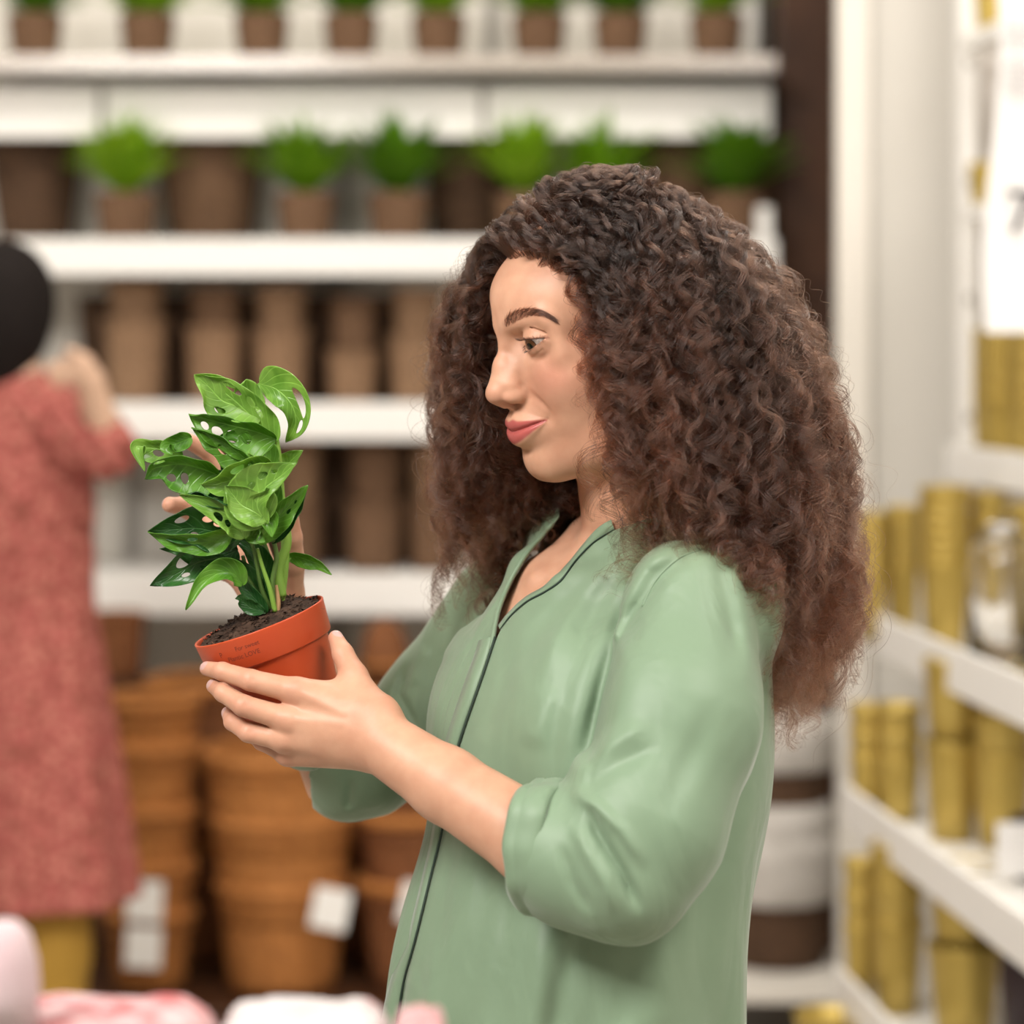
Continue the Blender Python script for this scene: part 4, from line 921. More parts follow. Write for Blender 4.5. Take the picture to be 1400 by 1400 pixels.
    # 1 top left, seen from above, with one long slot
    leaf([(360, 560), (332, 556), (305, 548), (285, 528), (266, 512)], [-3, -5], 2.3, 2.1, -15, lt, H((.55, .5, .10, .16, .2), (.35, .42, .06, .13, .2), (.50, -.45, .05, .14, -.2)), .12, .14)
    leaf([(378, 604), (350, 575), (322, 548), (295, 528), (268, 513)], [-3, -4.6], 1.9, 2.0, 12, lt, H((.62, .48, .10, .20, .2), (.42, .50, .05, .18, .2), (.30, .42, .05, .14, .2), (.42, -.5, .05, .16, -.2)), .12, .15)
    # 2 top right, hanging down to the right
    leaf([(354, 524), (378, 532), (398, 552), (404, 578), (392, 604)], [-2, -4, -4, -2], 1.15, 2.0, -10, lt, H((.55, -.5, .14, .20, -.1), (.78, -.45, .07, .18, -.1)), .12, .1)
    # 3 upper middle curl
    leaf([(378, 600), (345, 588), (312, 580), (280, 572), (258, 566)], [-5, -6.5], 1.3, 2.3, 25, md, H((.30, -.35, .06, .18, 0), (.45, -.40, .06, .20, 0), (.60, -.42, .06, .20, 0), (.74, -.38, .05, .18, 0), (.45, .5, .05, .2, 0)), .3, .15)
    leaf([(350, 640), (330, 622), (308, 606), (285, 594), (262, 584)], [-6, -6.5], 1.2, 1.5, 35, md, H((.5, -.4, .08, .2, 0),), .3, .1)
    leaf([(372, 640), (360, 622), (340, 612), (322, 600), (300, 598)], [-4, -4.5], 1.2, 1.4, -35, md, H((.5, .4, .10, .22, 0), (.6, -.4, .08, .22, 0)), .3, .12)
    # 4 left leaf
    leaf([(300, 650), (275, 640), (245, 634), (212, 640), (198, 655)], [-5.5, -6.5], 1.5, 2.6, 25, md, H((.45, -.45, .06, .16, -.1), (.62, -.5, .05, .14, -.1), (.7, .5, .06, .2, .1)), .3, .1)
    leaf([(250, 622), (225, 615), (205, 612), (186, 612), (198, 645)], [-4, -5], .9, 1.3, 10, lt, H((.35, -.3, .10, .2, 0),), .2, .08)
    leaf([(262, 598), (245, 605), (228, 612), (236, 622)], [-4.5, -5.5], .8, .8, 0, md, (), .2, .05)
    # 5 middle leaf with a ring hole
    leaf([(372, 640), (345, 648), (320, 655), (295, 662), (274, 662)], [-6, -7.6], 2.2, 1.5, 15, lt, H((.46, .42, .09, .22, 0), (.28, .5, .05, .14, 0)), .35, .14)
    leaf([(385, 660), (365, 650), (350, 632), (340, 618)], [-5, -6], 1.0, 1.3, 20, lt, H((.5, -.4, .1, .2, 0),), .3, .1)
    # 6 front leaf, underside to the camera
    leaf([(365, 716), (352, 690), (362, 668), (385, 650), (404, 634)], [-7, -8.2], 1.0, 2.6, 10, lt, H((.45, -.40, .05, .10, -.1), (.60, -.42, .05, .13, -.1), (.72, -.36, .04, .10, -.1)), .15, .08)
    leaf([(364, 712), (348, 700), (330, 690), (318, 676), (308, 664)], [-7, -8.0], 2.3, 1.3, -8, lt, H((.35, .45, .05, .12, .1),), .15, .1)
    leaf([(352, 742), (368, 722), (388, 700), (405, 680), (421, 664)], [-5.5, -6.5], 1.0, 1.5, -20, md, H((.55, .3, .04, .14, 0), (.7, .3, .03, .12, 0)), .25, .1)
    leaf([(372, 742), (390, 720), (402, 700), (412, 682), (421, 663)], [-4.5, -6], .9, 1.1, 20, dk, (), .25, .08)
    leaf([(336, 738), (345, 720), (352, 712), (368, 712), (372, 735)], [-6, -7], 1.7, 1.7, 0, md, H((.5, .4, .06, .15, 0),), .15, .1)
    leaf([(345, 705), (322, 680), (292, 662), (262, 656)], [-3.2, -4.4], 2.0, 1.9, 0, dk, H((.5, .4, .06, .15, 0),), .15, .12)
    leaf([(374, 705), (352, 660), (338, 628), (322, 604)], [-2.6, -3.4], 1.9, 2.0, 0, md, H((.6, .45, .07, .2, 0), (.62, -.4, .05, .15, 0)), .15, .12)
    # 7 middle left, pale underside
    leaf([(330, 710), (310, 692), (290, 684), (268, 676), (246, 678)], [-6, -7], 1.5, 1.4, 40, dk, H((.45, -.5, .10, .2, 0), (.62, .4, .05, .2, 0)), .3, .12)
    leaf([(335, 736), (322, 712), (305, 700), (280, 690), (245, 676)], [-6.5, -7.5], 1.2, 1.4, -10, lt, H((.35, -.45, .08, .2, 0), (.55, -.42, .08, .25, 0)), .2, .12)
    # 8 large dark left leaf
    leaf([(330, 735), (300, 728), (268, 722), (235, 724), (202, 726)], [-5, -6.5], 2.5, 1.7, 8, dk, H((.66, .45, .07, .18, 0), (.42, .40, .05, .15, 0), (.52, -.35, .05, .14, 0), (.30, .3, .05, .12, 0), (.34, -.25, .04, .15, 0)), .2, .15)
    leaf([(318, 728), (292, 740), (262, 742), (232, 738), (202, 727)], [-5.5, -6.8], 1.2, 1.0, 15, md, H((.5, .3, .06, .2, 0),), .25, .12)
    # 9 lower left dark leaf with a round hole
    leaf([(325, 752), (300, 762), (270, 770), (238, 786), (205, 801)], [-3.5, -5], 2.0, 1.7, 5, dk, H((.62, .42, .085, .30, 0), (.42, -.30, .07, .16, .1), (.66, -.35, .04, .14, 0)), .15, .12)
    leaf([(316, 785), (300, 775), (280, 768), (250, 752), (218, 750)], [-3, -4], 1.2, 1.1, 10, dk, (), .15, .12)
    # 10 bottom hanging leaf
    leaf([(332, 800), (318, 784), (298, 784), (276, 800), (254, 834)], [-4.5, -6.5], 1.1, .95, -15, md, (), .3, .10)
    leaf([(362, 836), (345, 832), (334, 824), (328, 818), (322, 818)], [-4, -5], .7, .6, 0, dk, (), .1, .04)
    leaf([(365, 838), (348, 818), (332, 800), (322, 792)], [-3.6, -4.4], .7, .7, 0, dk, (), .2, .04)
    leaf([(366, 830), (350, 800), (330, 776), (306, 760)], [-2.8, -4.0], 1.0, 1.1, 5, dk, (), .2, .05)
    leaf([(366, 800), (356, 770), (340, 748), (318, 735)], [-2.5, -3.5], 1.1, 1.0, -10, dk, (), .2, .05)
    # 11 small leaf to the right
    leaf([(392, 760), (410, 762), (428, 768), (441, 774), (453, 786)], [-1, -2.5], .75, .55, -15, md, (), .2, .05)
    # 12 behind, right shoulder
    leaf([(380, 650), (392, 636), (402, 626), (414, 616)], [-1, -1.5], .8, 1.1, 10, lt, (), .2, .1)
    leaf([(350, 690), (330, 660), (318, 640), (300, 620)], [-1, -2.5], 1.8, 1.6, 10, dk, H((.5, .4, .05, .15, 0),), .2, .12)
    return root
build_plant()

body = build_body(); build_face_details(body)
tag(body, 'person with long dark curly hair and sage green blouse holding a potted plant', 'person')
build_blouse(body)
if HAIR > 0: build_hair(body, int(1000 * HAIR), 28, int(2600 * HAIR))

# ================================================================= the shop behind
ORD = ['leftmost', 'second from left', 'third from left', 'fourth from left', 'fifth from left', 'sixth from left', 'seventh from left', 'eighth from left', 'ninth from left']
def struct(o): o['kind'] = 'structure'; return o
def boxo(name, x0, x1, y0, y1, z0, z1, m, parent=None, bevel=0): return MB().box(x0, x1, y0, y1, z0, z1).build(name, m, parent, bevel)
floor_m = mat('polished_concrete', (.42, .38, .33), .45); noisecol(floor_m, (.36, .32, .28), (.46, .42, .36), 3, 5)
wall_m = mat('painted_wall', (.74, .71, .66), .8); ceil_m = mat('ceiling_paint', (.7, .68, .64), .9)
white = mat('white_lacquer', (.86, .84, .80), .45); white2 = mat('white_panel', (.74, .70, .63), .6); wood = mat('dark_brown_wood', (.060, .022, .008), .5)
noisecol(wood, (.045, .015, .005), (.085, .032, .011), 6, 5)
grey = mat('grey_metal', (.34, .32, .29), .6)
struct(boxo('floor', -6, 5, -3, 9, -.1, 0, floor_m)); struct(boxo('ceiling', -6, 5, -3, 9, 3.6, 3.7, ceil_m))
struct(boxo('wall_back', -6, 5, 7.05, 7.15, 0, 3.6, wall_m)); struct(boxo('wall_right', 2.35, 2.45, -3, 7.05, 0, 3.6, wall_m)); struct(boxo('wall_left', -6.1, -6, -3, 9, 0, 3.6, wall_m)); struct(boxo('wall_front', -6, 5, -3.1, -3, 0, 3.6, wall_m))
def X_(px, Y): return (px - 700) * Y / F_PX
def Z_(py, Y): return CAMZ - (py - HOR) * Y / F_PX

# ---- long shelving unit along the back wall: one rack, its shelves are its parts
YF, YB = 6.30, 6.84
rack = empty('shelving_unit', (X_(300, YF), YF, 0), 0, 'long white shelving unit along the back wall, full of brown baskets and small ferns', 'shelf')
def at(parent, o): o.parent = parent; o.location = -Vector(parent.location); return o
xl, xr = X_(-330, YF), X_(1062, YF)
def rbox(name, *a, m=white, bevel=.002): return at(rack, boxo(name, *a, m, None, bevel))
rbox('back_panel', xl, xr, YB, YB + .02, 0, 3.0, m=white2)
shelfz = [Z_(80, YF + .08), Z_(330, YF), Z_(553, YF), Z_(787, YF)]
acr = mat('clear_edging', (.9, .85, .8), .15, .5); bs(acr).inputs['Transmission Weight'].default_value = .75; bs(acr).inputs['Base Color'].default_value = (.93, .86, .80, 1)
rbox('shelf_board', xl, xr, YF + .01, YB, shelfz[0] - .024, shelfz[0], m=white); rbox('price_rail', xl, xr, YF - .012, YF + .004, shelfz[0] - .045, shelfz[0] - .004, m=acr)
rbox('top_board', xl, xr, YF + .13, YF + .15, Z_(182, YF), Z_(112, YF), m=white)
for xx in (128, 660): rbox('divider', X_(xx - 5, YF), X_(xx + 5, YF), YF + .118, YF + .13, Z_(182, YF), Z_(112, YF), m=grey)
for z, hgt in ((shelfz[1], .083), (shelfz[2], .086), (shelfz[3], .095)):
    rbox('shelf_board', xl, xr, YF + .01, YB, z - .03, z); rbox('price_rail', xl, xr, YF - .012, YF + .01, z - hgt, z + .006)
rbox('bottom_shelf', xl, xr, YF, YB, .0, .10, m=grey)
for xx in (-320, -40, 128, 438, 660, 1045): rbox('upright', X_(xx, YF), X_(xx, YF) + .03, YB - .05, YB, .1, 3.0, m=white if xx == 1045 else grey)
rbox('end_post', X_(1036, YF), X_(1056, YF), YF + .02, YF + .06, shelfz[1], Z_(282, YF), m=white)

# ---- woven goods
def wov(name, c1, c2, su=40, sv=90): m = mat(name, c1, .75, .25); return weave(m, c1, c2, su, sv)
seag = wov('brown_seagrass', (.155, .083, .044), (.23, .130, .072)); seagd = wov('dark_seagrass', (.085, .045, .024), (.135, .073, .040)); seagl = wov('light_seagrass', (.27, .155, .085), (.37, .225, .13))
wick = wov('honey_wicker', (.44, .165, .040), (.58, .24, .07), 60, 60); wickd = wov('red_brown_wicker', (.22, .080, .028), (.32, .125, .048), 60, 60)
def basket_mesh(name, rt, rb, h, m, n=40, th=.008, rough=.006, parent=None, band=0):
    prof = [(0, .004), (rb * .9, 0), (rb, .006)] + [(rb + (rt - rb) * t ** .8, .006 + (h - .006) * t) for t in (.12, .25, .4, .55, .7, .85, .94)] + [(rt, h - .004), (rt - th * .4, h + .004), (rt - th, h - .002)] + [(rt - th - (rt - rb) * .4, h * .5), (rb - th, .012), (0, .012)]
    mb = MB(); mb.lathe(prof, n, rough=rough, seed=int(rt * 9999)); return mb.build(name, m, parent)
def rim(rt, h, m, parent, r=.010, name='rim'):
    mb = MB(); n = 48; pts = [(rt * math.cos(2 * PI * i / n), rt * math.sin(2 * PI * i / n), h) for i in range(n + 1)]; mb.tube(pts, r, 8, False); return mb.build(name, m, parent)
fern_cols = [mat('fern_green', (.16, .34, .012), .5), mat('fern_green_dark', (.10, .25, .010), .55), mat('fern_green_light', (.24, .44, .02), .5)]
for fm in fern_cols:
    nt = fm.node_tree; tr = nt.nodes.new('ShaderNodeBsdfTranslucent'); c = bs(fm).inputs['Base Color'].default_value; tr.inputs[0].default_value = (c[0] * 1.8, c[1] * 1.5, c[2], 1)
    ms = nt.nodes.new('ShaderNodeMixShader'); ms.inputs[0].default_value = .35; lk(fm, bs(fm).outputs[0], ms.inputs[1]); lk(fm, tr.outputs[0], ms.inputs[2]); lk(fm, ms.outputs[0], nt.nodes['Material Output'].inputs['Surface'])
def fern(seed, w, hgt, m, parent, z0, n=110):
    rg = random.Random(seed); mb = MB()
    for k in range(n):
        a = rg.uniform(0, 2 * PI); L = hgt * rg.uniform(.5, 1.25); out = w * rg.uniform(.15, 1.0); pts = []
        for i in range(9):
            t = i / 8; r = out * t ** 1.3; z = z0 + L * (t - .30 * t ** 3 * (out / w)); pts.append(A(r * math.cos(a), r * math.sin(a), z))
        s = A(-math.sin(a), math.cos(a), 0); V = []; F = []
        for i, p in enumerate(pts):
            hw = .017 * math.sin(PI * min(1, .12 + i / 8 * .88)) ** .7 * (1 - .25 * (i % 2)); V += [p - s * hw, p + A(0, 0, .002), p + s * hw]
        for i in range(8):
            for j in (0, 1): F.append((i * 3 + j, i * 3 + j + 1, i * 3 + j + 4, i * 3 + j + 3))
        mb.add(V, F, None, True)
    return mb.build('fronds', m, parent)
def potted_fern(px, base, Y, wpx, hpx, seed, label, group, fh=.13, fw=.13, mcol=None, pm=None):
    s = Y / F_PX; root = empty('potted_fern', (X_(px, Y), Y, base), seed * .7, label, 'plant', group)
    rt = wpx * s / 2; basket_mesh('pot', rt, rt * .84, hpx * s, pm or seag, parent=root); mb = MB(); mb.lathe([(0, hpx * s * .86), (rt * .92, hpx * s * .86)], 24); mb.build('soil', seagd, root)
    fern(seed, fw, fh, mcol or fern_cols[seed % 3], root, hpx * s * .85); return root
for i, px in enumerate([48, 202, 358, 480, 600, 737, 848, 980]):
    potted_fern(px, shelfz[0], YF + .085, 76, 58, i + 1, 'small fern in a brown woven pot, ' + ORD[i] + ' on the top shelf', 'ferns on the top shelf', .13, .17)
for i, (px, w, d) in enumerate([(172, 84, 0), (418, 82, 0), (545, 84, 0), (715, 80, .02), (825, 80, .05), (1005, 82, .0)]):
    potted_fern(px, shelfz[1], YF + .092 + d, w, 66, i + 11, 'leafy green fern in a small brown pot, ' + ORD[i] + ' on the second shelf', 'ferns on the second shelf', .21, .19)
def basket(px, base, Y, wt, wb, hpx, m, label, group=None, name='woven_basket', rm=False, cat='basket'):
    s = Y / F_PX; root = empty(name, (X_(px, Y), Y, base), px * .01, label, cat, group); basket_mesh('body', wt * s / 2, wb * s / 2, hpx * s, m, parent=root); rim(wt * s / 2, hpx * s, m, root, .012 if rm else .008); return root
for i, (px, wt, wb) in enumerate([(48, 132, 92), (288, 150, 108), (640, 120, 96), (925, 110, 90)]):
    basket(px, shelfz[1], YF + .36, wt, wb, 158, seagd if i % 2 == 0 else seag, 'large dark brown woven planter, ' + ORD[i] + ' behind the ferns on the second shelf', 'large planters behind the ferns')
basket(1040, shelfz[1], YF + .40, 95, 80, 150, seagd, 'narrow dark brown planter at the right end of the second shelf')
k = 0
for i, (px, wt, h1, h2) in enumerate([(185, 86, 112, 50), (293, 78, 100, 52), (383, 78, 98, 55), (482, 70, 68, 72), (568, 74, 90, 60)]):
    y = YF + .16; s = y / F_PX
    basket(px, shelfz[2], y, wt, wt * .84, h1, seagl, 'lower tan seagrass basket of the %s stack on the middle shelf' % ORD[i].replace('leftmost', 'leftmost'), 'lower baskets of the stacks on the middle shelf')
    basket(px + 1, shelfz[2] + h1 * s + .004, y, wt * .92, wt * .78, h2, seag if i % 2 else seagl, 'upper brown seagrass basket of the %s stack on the middle shelf' % ORD[i], 'upper baskets of the stacks on the middle shelf')
for i, (px, wt, h1, h2) in enumerate([(312, 80, 92, 80), (408, 66, 90, 84), (512, 80, 92, 84), (592, 70, 95, 80)]):
    y = YF + .16; s = y / F_PX
    basket(px, shelfz[3], y, wt, wt * .84, h1, seag, 'lower brown seagrass basket of the %s stack on the fourth shelf' % ORD[i], 'lower baskets of the stacks on the fourth shelf')
    basket(px + 1, shelfz[3] + h1 * s + .004, y, wt * .95, wt * .8, h2, seagl if i % 2 else seag, 'upper seagrass basket of the %s stack on the fourth shelf' % ORD[i], 'upper baskets of the stacks on the fourth shelf')

for i, px in enumerate([150, 238, 338, 432, 525]): basket(px, shelfz[2], YF + .40, 84, 72, 140, seagd, 'dark basket in the rear row of the middle shelf, ' + ORD[i], 'rear baskets on the middle shelf')
for i, px in enumerate([360, 458, 552]): basket(px, shelfz[3], YF + .40, 88, 74, 160, seagd, 'dark basket in the rear row of the fourth shelf, ' + ORD[i], 'rear baskets on the fourth shelf')
# ---- honey wicker baskets stacked on the floor in front of the rack
def wick_stack(px, Y, specs, word, mm, grp):
    z = .108; s = Y / F_PX
    for j, (wt, wb, h, vis, tagx) in enumerate(specs):
        wordj = ['bottom', 'second from bottom', 'third from bottom', 'fourth from bottom', 'topmost', 'topmost'][j] if j < len(specs) - 1 else 'topmost'
        root = empty('wicker_basket', (X_(px, Y), Y, z), j * .5 + px, '%s wicker basket of the %s' % (wordj, word), 'basket', grp)
        basket_mesh('body', wt * s / 2, wb * s / 2, h * s, mm, parent=root, n=56); rim(wt * s / 2, h * s, wick, root, .016)
        rim(wt * s / 2 * .985, h * s - .03, mm, root, .010, 'braid')
        z += vis * s
        if tagx is not None:
            tx, ty = tagx; t = MB().box(-.04, .04, -.002, .002, -.045, .045).build('price_tag', white, None, .001); t.location = (X_(tx, Y - wt * s / 2 - .03), Y - wt * s / 2 - .03, Z_(ty, Y - wt * s / 2 - .03)); t.rotation_euler = (0, .2 if tx > 300 else .05, 0)
            mw = root.matrix_world.copy(); t.parent = root; t.matrix_parent_inverse = (Matrix.Translation(root.location) @ Matrix.Rotation(root.rotation_euler.z, 4, 'Z')).inverted()
pf = boxo('low_platform', X_(-100, 5.7), X_(640, 5.7), 5.62, 6.28, 0, .106, wood, None, .004); tag(pf, 'low dark wooden platform under the honey wicker basket stacks', 'platform')
wick_stack(205, 5.82, [(112, 96, 100, 66, (196, 1296)), (118, 102, 100, 72, (198, 1232)), (122, 106, 105, 80, None), (126, 110, 110, 80, None), (128, 112, 92, 80, None)], 'left stack on the floor', wick, 'wicker baskets of the left floor stack')
wick_stack(386, 5.82, [(168, 148, 140, 92, (452, 1243)), (186, 166, 140, 96, None), (206, 184, 130, 80, None)], 'middle stack on the floor', wick, 'wicker baskets of the middle floor stack')
wick_stack(566, 5.84, [(150, 110, 140, 92, (572, 1236)), (152, 112, 140, 92, None), (150, 110, 100, 80, None)], 'stack just left of the green blouse', wickd, 'wicker baskets beside the blouse')
wick_stack(290, 6.13, [(150, 110, 160, 110, None), (150, 110, 160, 110, None), (170, 120, 150, 100, None)], 'stack standing behind the left and middle ones', wickd, 'wicker baskets of the rear floor stack')
wick_stack(512, 6.14, [(150, 110, 160, 120, None), (150, 110, 160, 120, None), (140, 110, 120, 90, None)], 'stack behind and right of the middle one', wickd, 'wicker baskets of the right rear stack')
# tall arched basket and a ball-shaped one
o = empty('wicker_basket', (X_(526, 6.14), 6.14, .108 + 360 * 6.14 / F_PX + .018), 0, 'rounded brown wicker dome on top of the rear right basket stack', 'basket')
MB().lathe([(0, 0), (.045, .0), (.058, .03), (.060, .06), (.052, .10), (.036, .135), (.015, .15), (0, .153)], 40, rough=.01).build('body', wickd, o); rim(.056, .045, wick, o, .008)
basket(158, shelfz[3] * 0 + Z_(925, 6.2), 6.2, 78, 70, 84, wickd, 'small dark wicker basket at the far left behind the patterned dress', None, 'wicker_basket')
pl2 = empty('wooden_crate', (X_(158, 6.2), 6.2, .108), 0, 'dark wooden crate under the small dark wicker basket at far left', 'crate'); at(pl2, boxo('body', X_(110, 6.2), X_(200, 6.2), 6.1, 6.28, .108, Z_(925, 6.2), wood, None, .004))

# ---- brown post and white panels on the right
post = boxo('wooden_post', X_(1067, 6.6), X_(1143, 6.6), 6.6, 6.95, 0, 3.6, wood, None, .004); tag(post, 'dark brown wooden post between the ferns and the white panel', 'post')
YP = 5.75
struct(boxo('trim_1', X_(1143, YP), X_(1188, YP), YP - .03, YP + .02, 0, 3.6, mat('post_white', (.74, .70, .63), .6), None, .003))
struct(boxo('wall_panel', X_(1188, YP), X_(1700, YP), YP, YP + .05, 0, 3.6, mat('panel_white', (.66, .63, .57), .6)))

# ---- grey lined baskets on a low rack beside the back of the blouse
low = empty('low_rack', (X_(1085, 6.0), 6.0, 0), 0, 'low white rack carrying dark baskets with pale fabric linings, behind the blouse', 'shelf')
ZL = [Z_(1372, 5.7), ]
at(low, boxo('shelf_board', X_(960, 5.7), X_(1146, 5.7), 5.55, 6.1, Z_(1372, 5.55), Z_(1352, 5.55), white2, None, .003))
for xx in (965, 1126): at(low, boxo('leg', X_(xx, 5.7), X_(xx + 8, 5.7), 5.6, 6.05, 0, Z_(1372, 5.55), white2))
linen = mat('pale_grey_linen', (.50, .47, .43), .85); noisecol(linen, (.44, .41, .37), (.56, .53, .49), 20, 4, bump=.4)
def lined(px, base, Y, wpx, hpx, label, dk=seagd):
    s = Y / F_PX; root = empty('lined_basket', (X_(px, Y), Y, base), .3, label, 'basket', 'dark baskets with pale linings'); rt = wpx * s / 2
    basket_mesh('body', rt, rt * .9, hpx * s, dk, parent=root); mb = MB(); hh = hpx * s; mb.lathe([(rt + .006, hh * .52), (rt + .014, hh * .6), (rt + .016, hh * .9), (rt + .008, hh + .012), (rt - .01, hh + .012), (rt - .015, hh * .8)], 48, rough=.008, seed=3); mb.build('lining', linen, root)
Yl = 5.8; zb = Z_(1352, 5.55)
lined(1062, zb, Yl, 146, 172, 'lowest dark basket with a pale lining behind the blouse')
lined(1062, Z_(1232, Yl), Yl, 138, 132, 'second lowest lined dark basket of the stack behind the blouse')
lined(1066, Z_(1112, Yl), Yl, 138, 127, 'topmost lined dark basket of the stack behind the blouse')

# ---- stepped display unit on the right, running towards the camera
dirv = nrm(A(.10, -1, 0)); nrv = A(dirv[1], -dirv[0], 0) * -1     # nrv points to the wall side (+x)
if nrv[0] < 0: nrv = -nrv
unit = empty('display_unit', (1.0, 4.6, 0), 0, 'stepped white display unit on the right with gold pots on slanting-looking shelves', 'shelf')
def slab(name, px, py, Y, L, dep, th, m, parent):
    c = W(px, py, Y); V = [c, c + dirv * L, c + dirv * L + nrv * dep, c + nrv * dep]; V = [v for v in V] + [v - A(0, 0, th) for v in V]
    mb = MB(); mb.add(V, [(3, 2, 1, 0), (4, 5, 6, 7), (0, 1, 5, 4), (1, 2, 6, 5), (2, 3, 7, 6), (3, 0, 4, 7)]); return at(parent, mb.build(name, m, None, .004))
SH = dict(s0=(1310, 52, 5.35, .7, .5, .03), s00=(1312, 284, 5.35, .7, .5, .03), s1=(1292, 606, 5.35, 2.6, .5, .075), s2=(1180, 832, 5.25, 2.6, .6, .085), s3=(1150, 1070, 4.95, 2.4, .6, .08), s4=(1140, 1318, 4.75, 2.2, .6, .08))
for k, a in SH.items():
    px_, py_, Y_, L_, dep_, th_ = a; lip = .055 if k in ('s1', 's2', 's3', 's4') else 0
    if lip: slab('price_rail', px_, py_, Y_, L_, .012, th_, white, unit)
    c_ = W(px_, py_, Y_) + (nrv * .012 - A(0, 0, lip) if lip else 0)
    V = [c_, c_ + dirv * L_, c_ + dirv * L_ + nrv * dep_, c_ + nrv * dep_]; V += [v - A(0, 0, max(th_ - lip, .02)) for v in V]
    mb = MB(); mb.add(V, [(3, 2, 1, 0), (4, 5, 6, 7), (0, 1, 5, 4), (1, 2, 6, 5), (2, 3, 7, 6), (3, 0, 4, 7)]); at(unit, mb.build('shelf', white, None, .002))
c = W(1310, 0, 5.45); at(unit, boxo('upright', c[0], c[0] + .035, 5.42, 5.5, 0, 3.0, white, None, .002))
for zz in np.arange(.4, 3.0, .25): at(unit, boxo('slot', c[0] + .012, c[0] + .023, 5.415, 5.421, zz, zz + .02, grey))
backm = mat('unit_back', (.62, .58, .54), .6); cb = W(1333, 0, 5.5); V = [A(cb[0], 5.5, 0), A(cb[0], 5.5, 0) + dirv * 3.5 + nrv * .25]; 
at(unit, boxo('back_panel', c[0] + .03, 2.2, 5.5, 5.52, 0, 3.0, backm))
def shz(k): a = SH[k]; return W(a[0], a[1], a[2])[2] - (.055 if k in ('s1', 's2', 's3', 's4') else 0)
gold = mat('brushed_gold', (.46, .33, .075), .42, .5, 0.6); noisecol(gold, (.50, .36, .085), (.60, .45, .13), 8, 3)
def gold_stack(px, Y, z, wpx, total, npots, label, grp, ratio=.72):
    s = Y / F_PX; rt = wpx * s / 2; h = total * s; ph = h * .55 if npots > 1 else h; step = (h - ph) / max(npots - 1, 1)
    for j in range(npots):
        pos = 'bottom' if j == 0 else ('topmost' if j == npots - 1 else ['second', 'third', 'fourth', 'fifth', 'sixth', 'seventh'][j - 1] + ' from bottom')
        lab = ('%s gold pot of the %s' % (pos, label)) if npots > 1 else label
        root = empty('gold_pot', (X_(px, Y), Y, z + j * step + .001), j, lab, 'pot', grp); R0 = rt * ratio
        prof = [(0, .004), (R0, 0), (R0 + (rt - R0) * .5, ph * .5), (rt * .97, ph - .012), (rt, ph - .010), (rt, ph), (rt * .95, ph), (rt * .93, ph - .02), (R0 * .95, .01), (0, .01)]
        MB().lathe(prof, 40).build('body', gold, root); rim(rt, ph, gold, root, .003)
z2, z3, z4, z1 = shz('s2'), shz('s3'), shz('s4'), shz('s1')
G = 'gold pots on the display unit'
gold_stack(1192, 5.16, z2, 44, 172, 6, 'narrow stack beside the hair', G)
gold_stack(1234, 5.20, z2, 46, 178, 6, 'second narrow stack from the hair', G)
gold_stack(1292, 4.98, z2, 70, 222, 7, 'wide ringed stack left of the glass jar', G)
gold_stack(1352, 5.0, z2, 50, 212, 4, 'stack behind the glass jar', G); gold_stack(1408, 4.7, z2, 60, 222, 4, 'stack at right edge beside the glass jar', G)
gold_stack(1185, 4.90, z3, 48, 150, 3, 'leftmost stack on the third right shelf', G); gold_stack(1228, 4.86, z3, 64, 156, 3, 'second stack on the third right shelf', G)
gold_stack(1302, 4.66, z3, 78, 245, 2, 'tall tapering pair on the third right shelf', G); gold_stack(1370, 4.6, z3, 84, 235, 3, 'right stack on the third right shelf', G)
gold_stack(1176, 4.68, z4, 46, 195, 3, 'leftmost stack on the lowest shelf', G); gold_stack(1226, 4.62, z4, 74, 228, 3, 'second stack on the lowest shelf', G); gold_stack(1318, 4.42, z4, 100, 240, 2, 'big smooth pair on the lowest shelf', G)
gold_stack(1372, 5.25, z1, 68, 190, 5, 'stack on the shelf under the hanging price sign', G); gold_stack(1345, 5.32, z1, 30, 190, 4, 'narrow stack left under the hanging price sign', G); gold_stack(1412, 5.1, z1, 60, 195, 4, 'rightmost stack under the price sign', G)
gold_stack(1346, 5.3, shz('s00'), 44, 56, 1, 'single small gold pot on the high shelf beside the price sign', G); gold_stack(1352, 5.3, shz('s0'), 44, 70, 1, 'single gold pot on the highest shelf at the top edge', G)
gold_stack(1135, 4.62, .0, 95, 265, 5, 'stack on the floor below the lowest shelf', G)
dkpot = mat('dark_glaze', (.03, .015, .018), .3, .5)
for px, py, Y, wp, hp, lab in ((1412, 1128, 4.3, 60, 45, 'dark glazed pot on the small label at the right edge'), (1400, 1420, 4.3, 66, 180, 'dark purple glazed pot on the lowest shelf at right edge')):
    s = Y / F_PX; z = z3 if py < 1200 else z4; r_ = empty('dark_pot', (X_(px, Y), Y, z), 0, lab, 'pot'); h = (hp + 40) * s if py < 1200 else hp * s; MB().lathe([(0, .004), (wp * s * .38, 0), (wp * s * .5, h * .6), (wp * s * .5, h), (wp * s * .46, h), (wp * s * .44, h * .5), (0, .02)], 36).build('body', dkpot, r_); rim(wp * s * .49, h, dkpot, r_, .003)
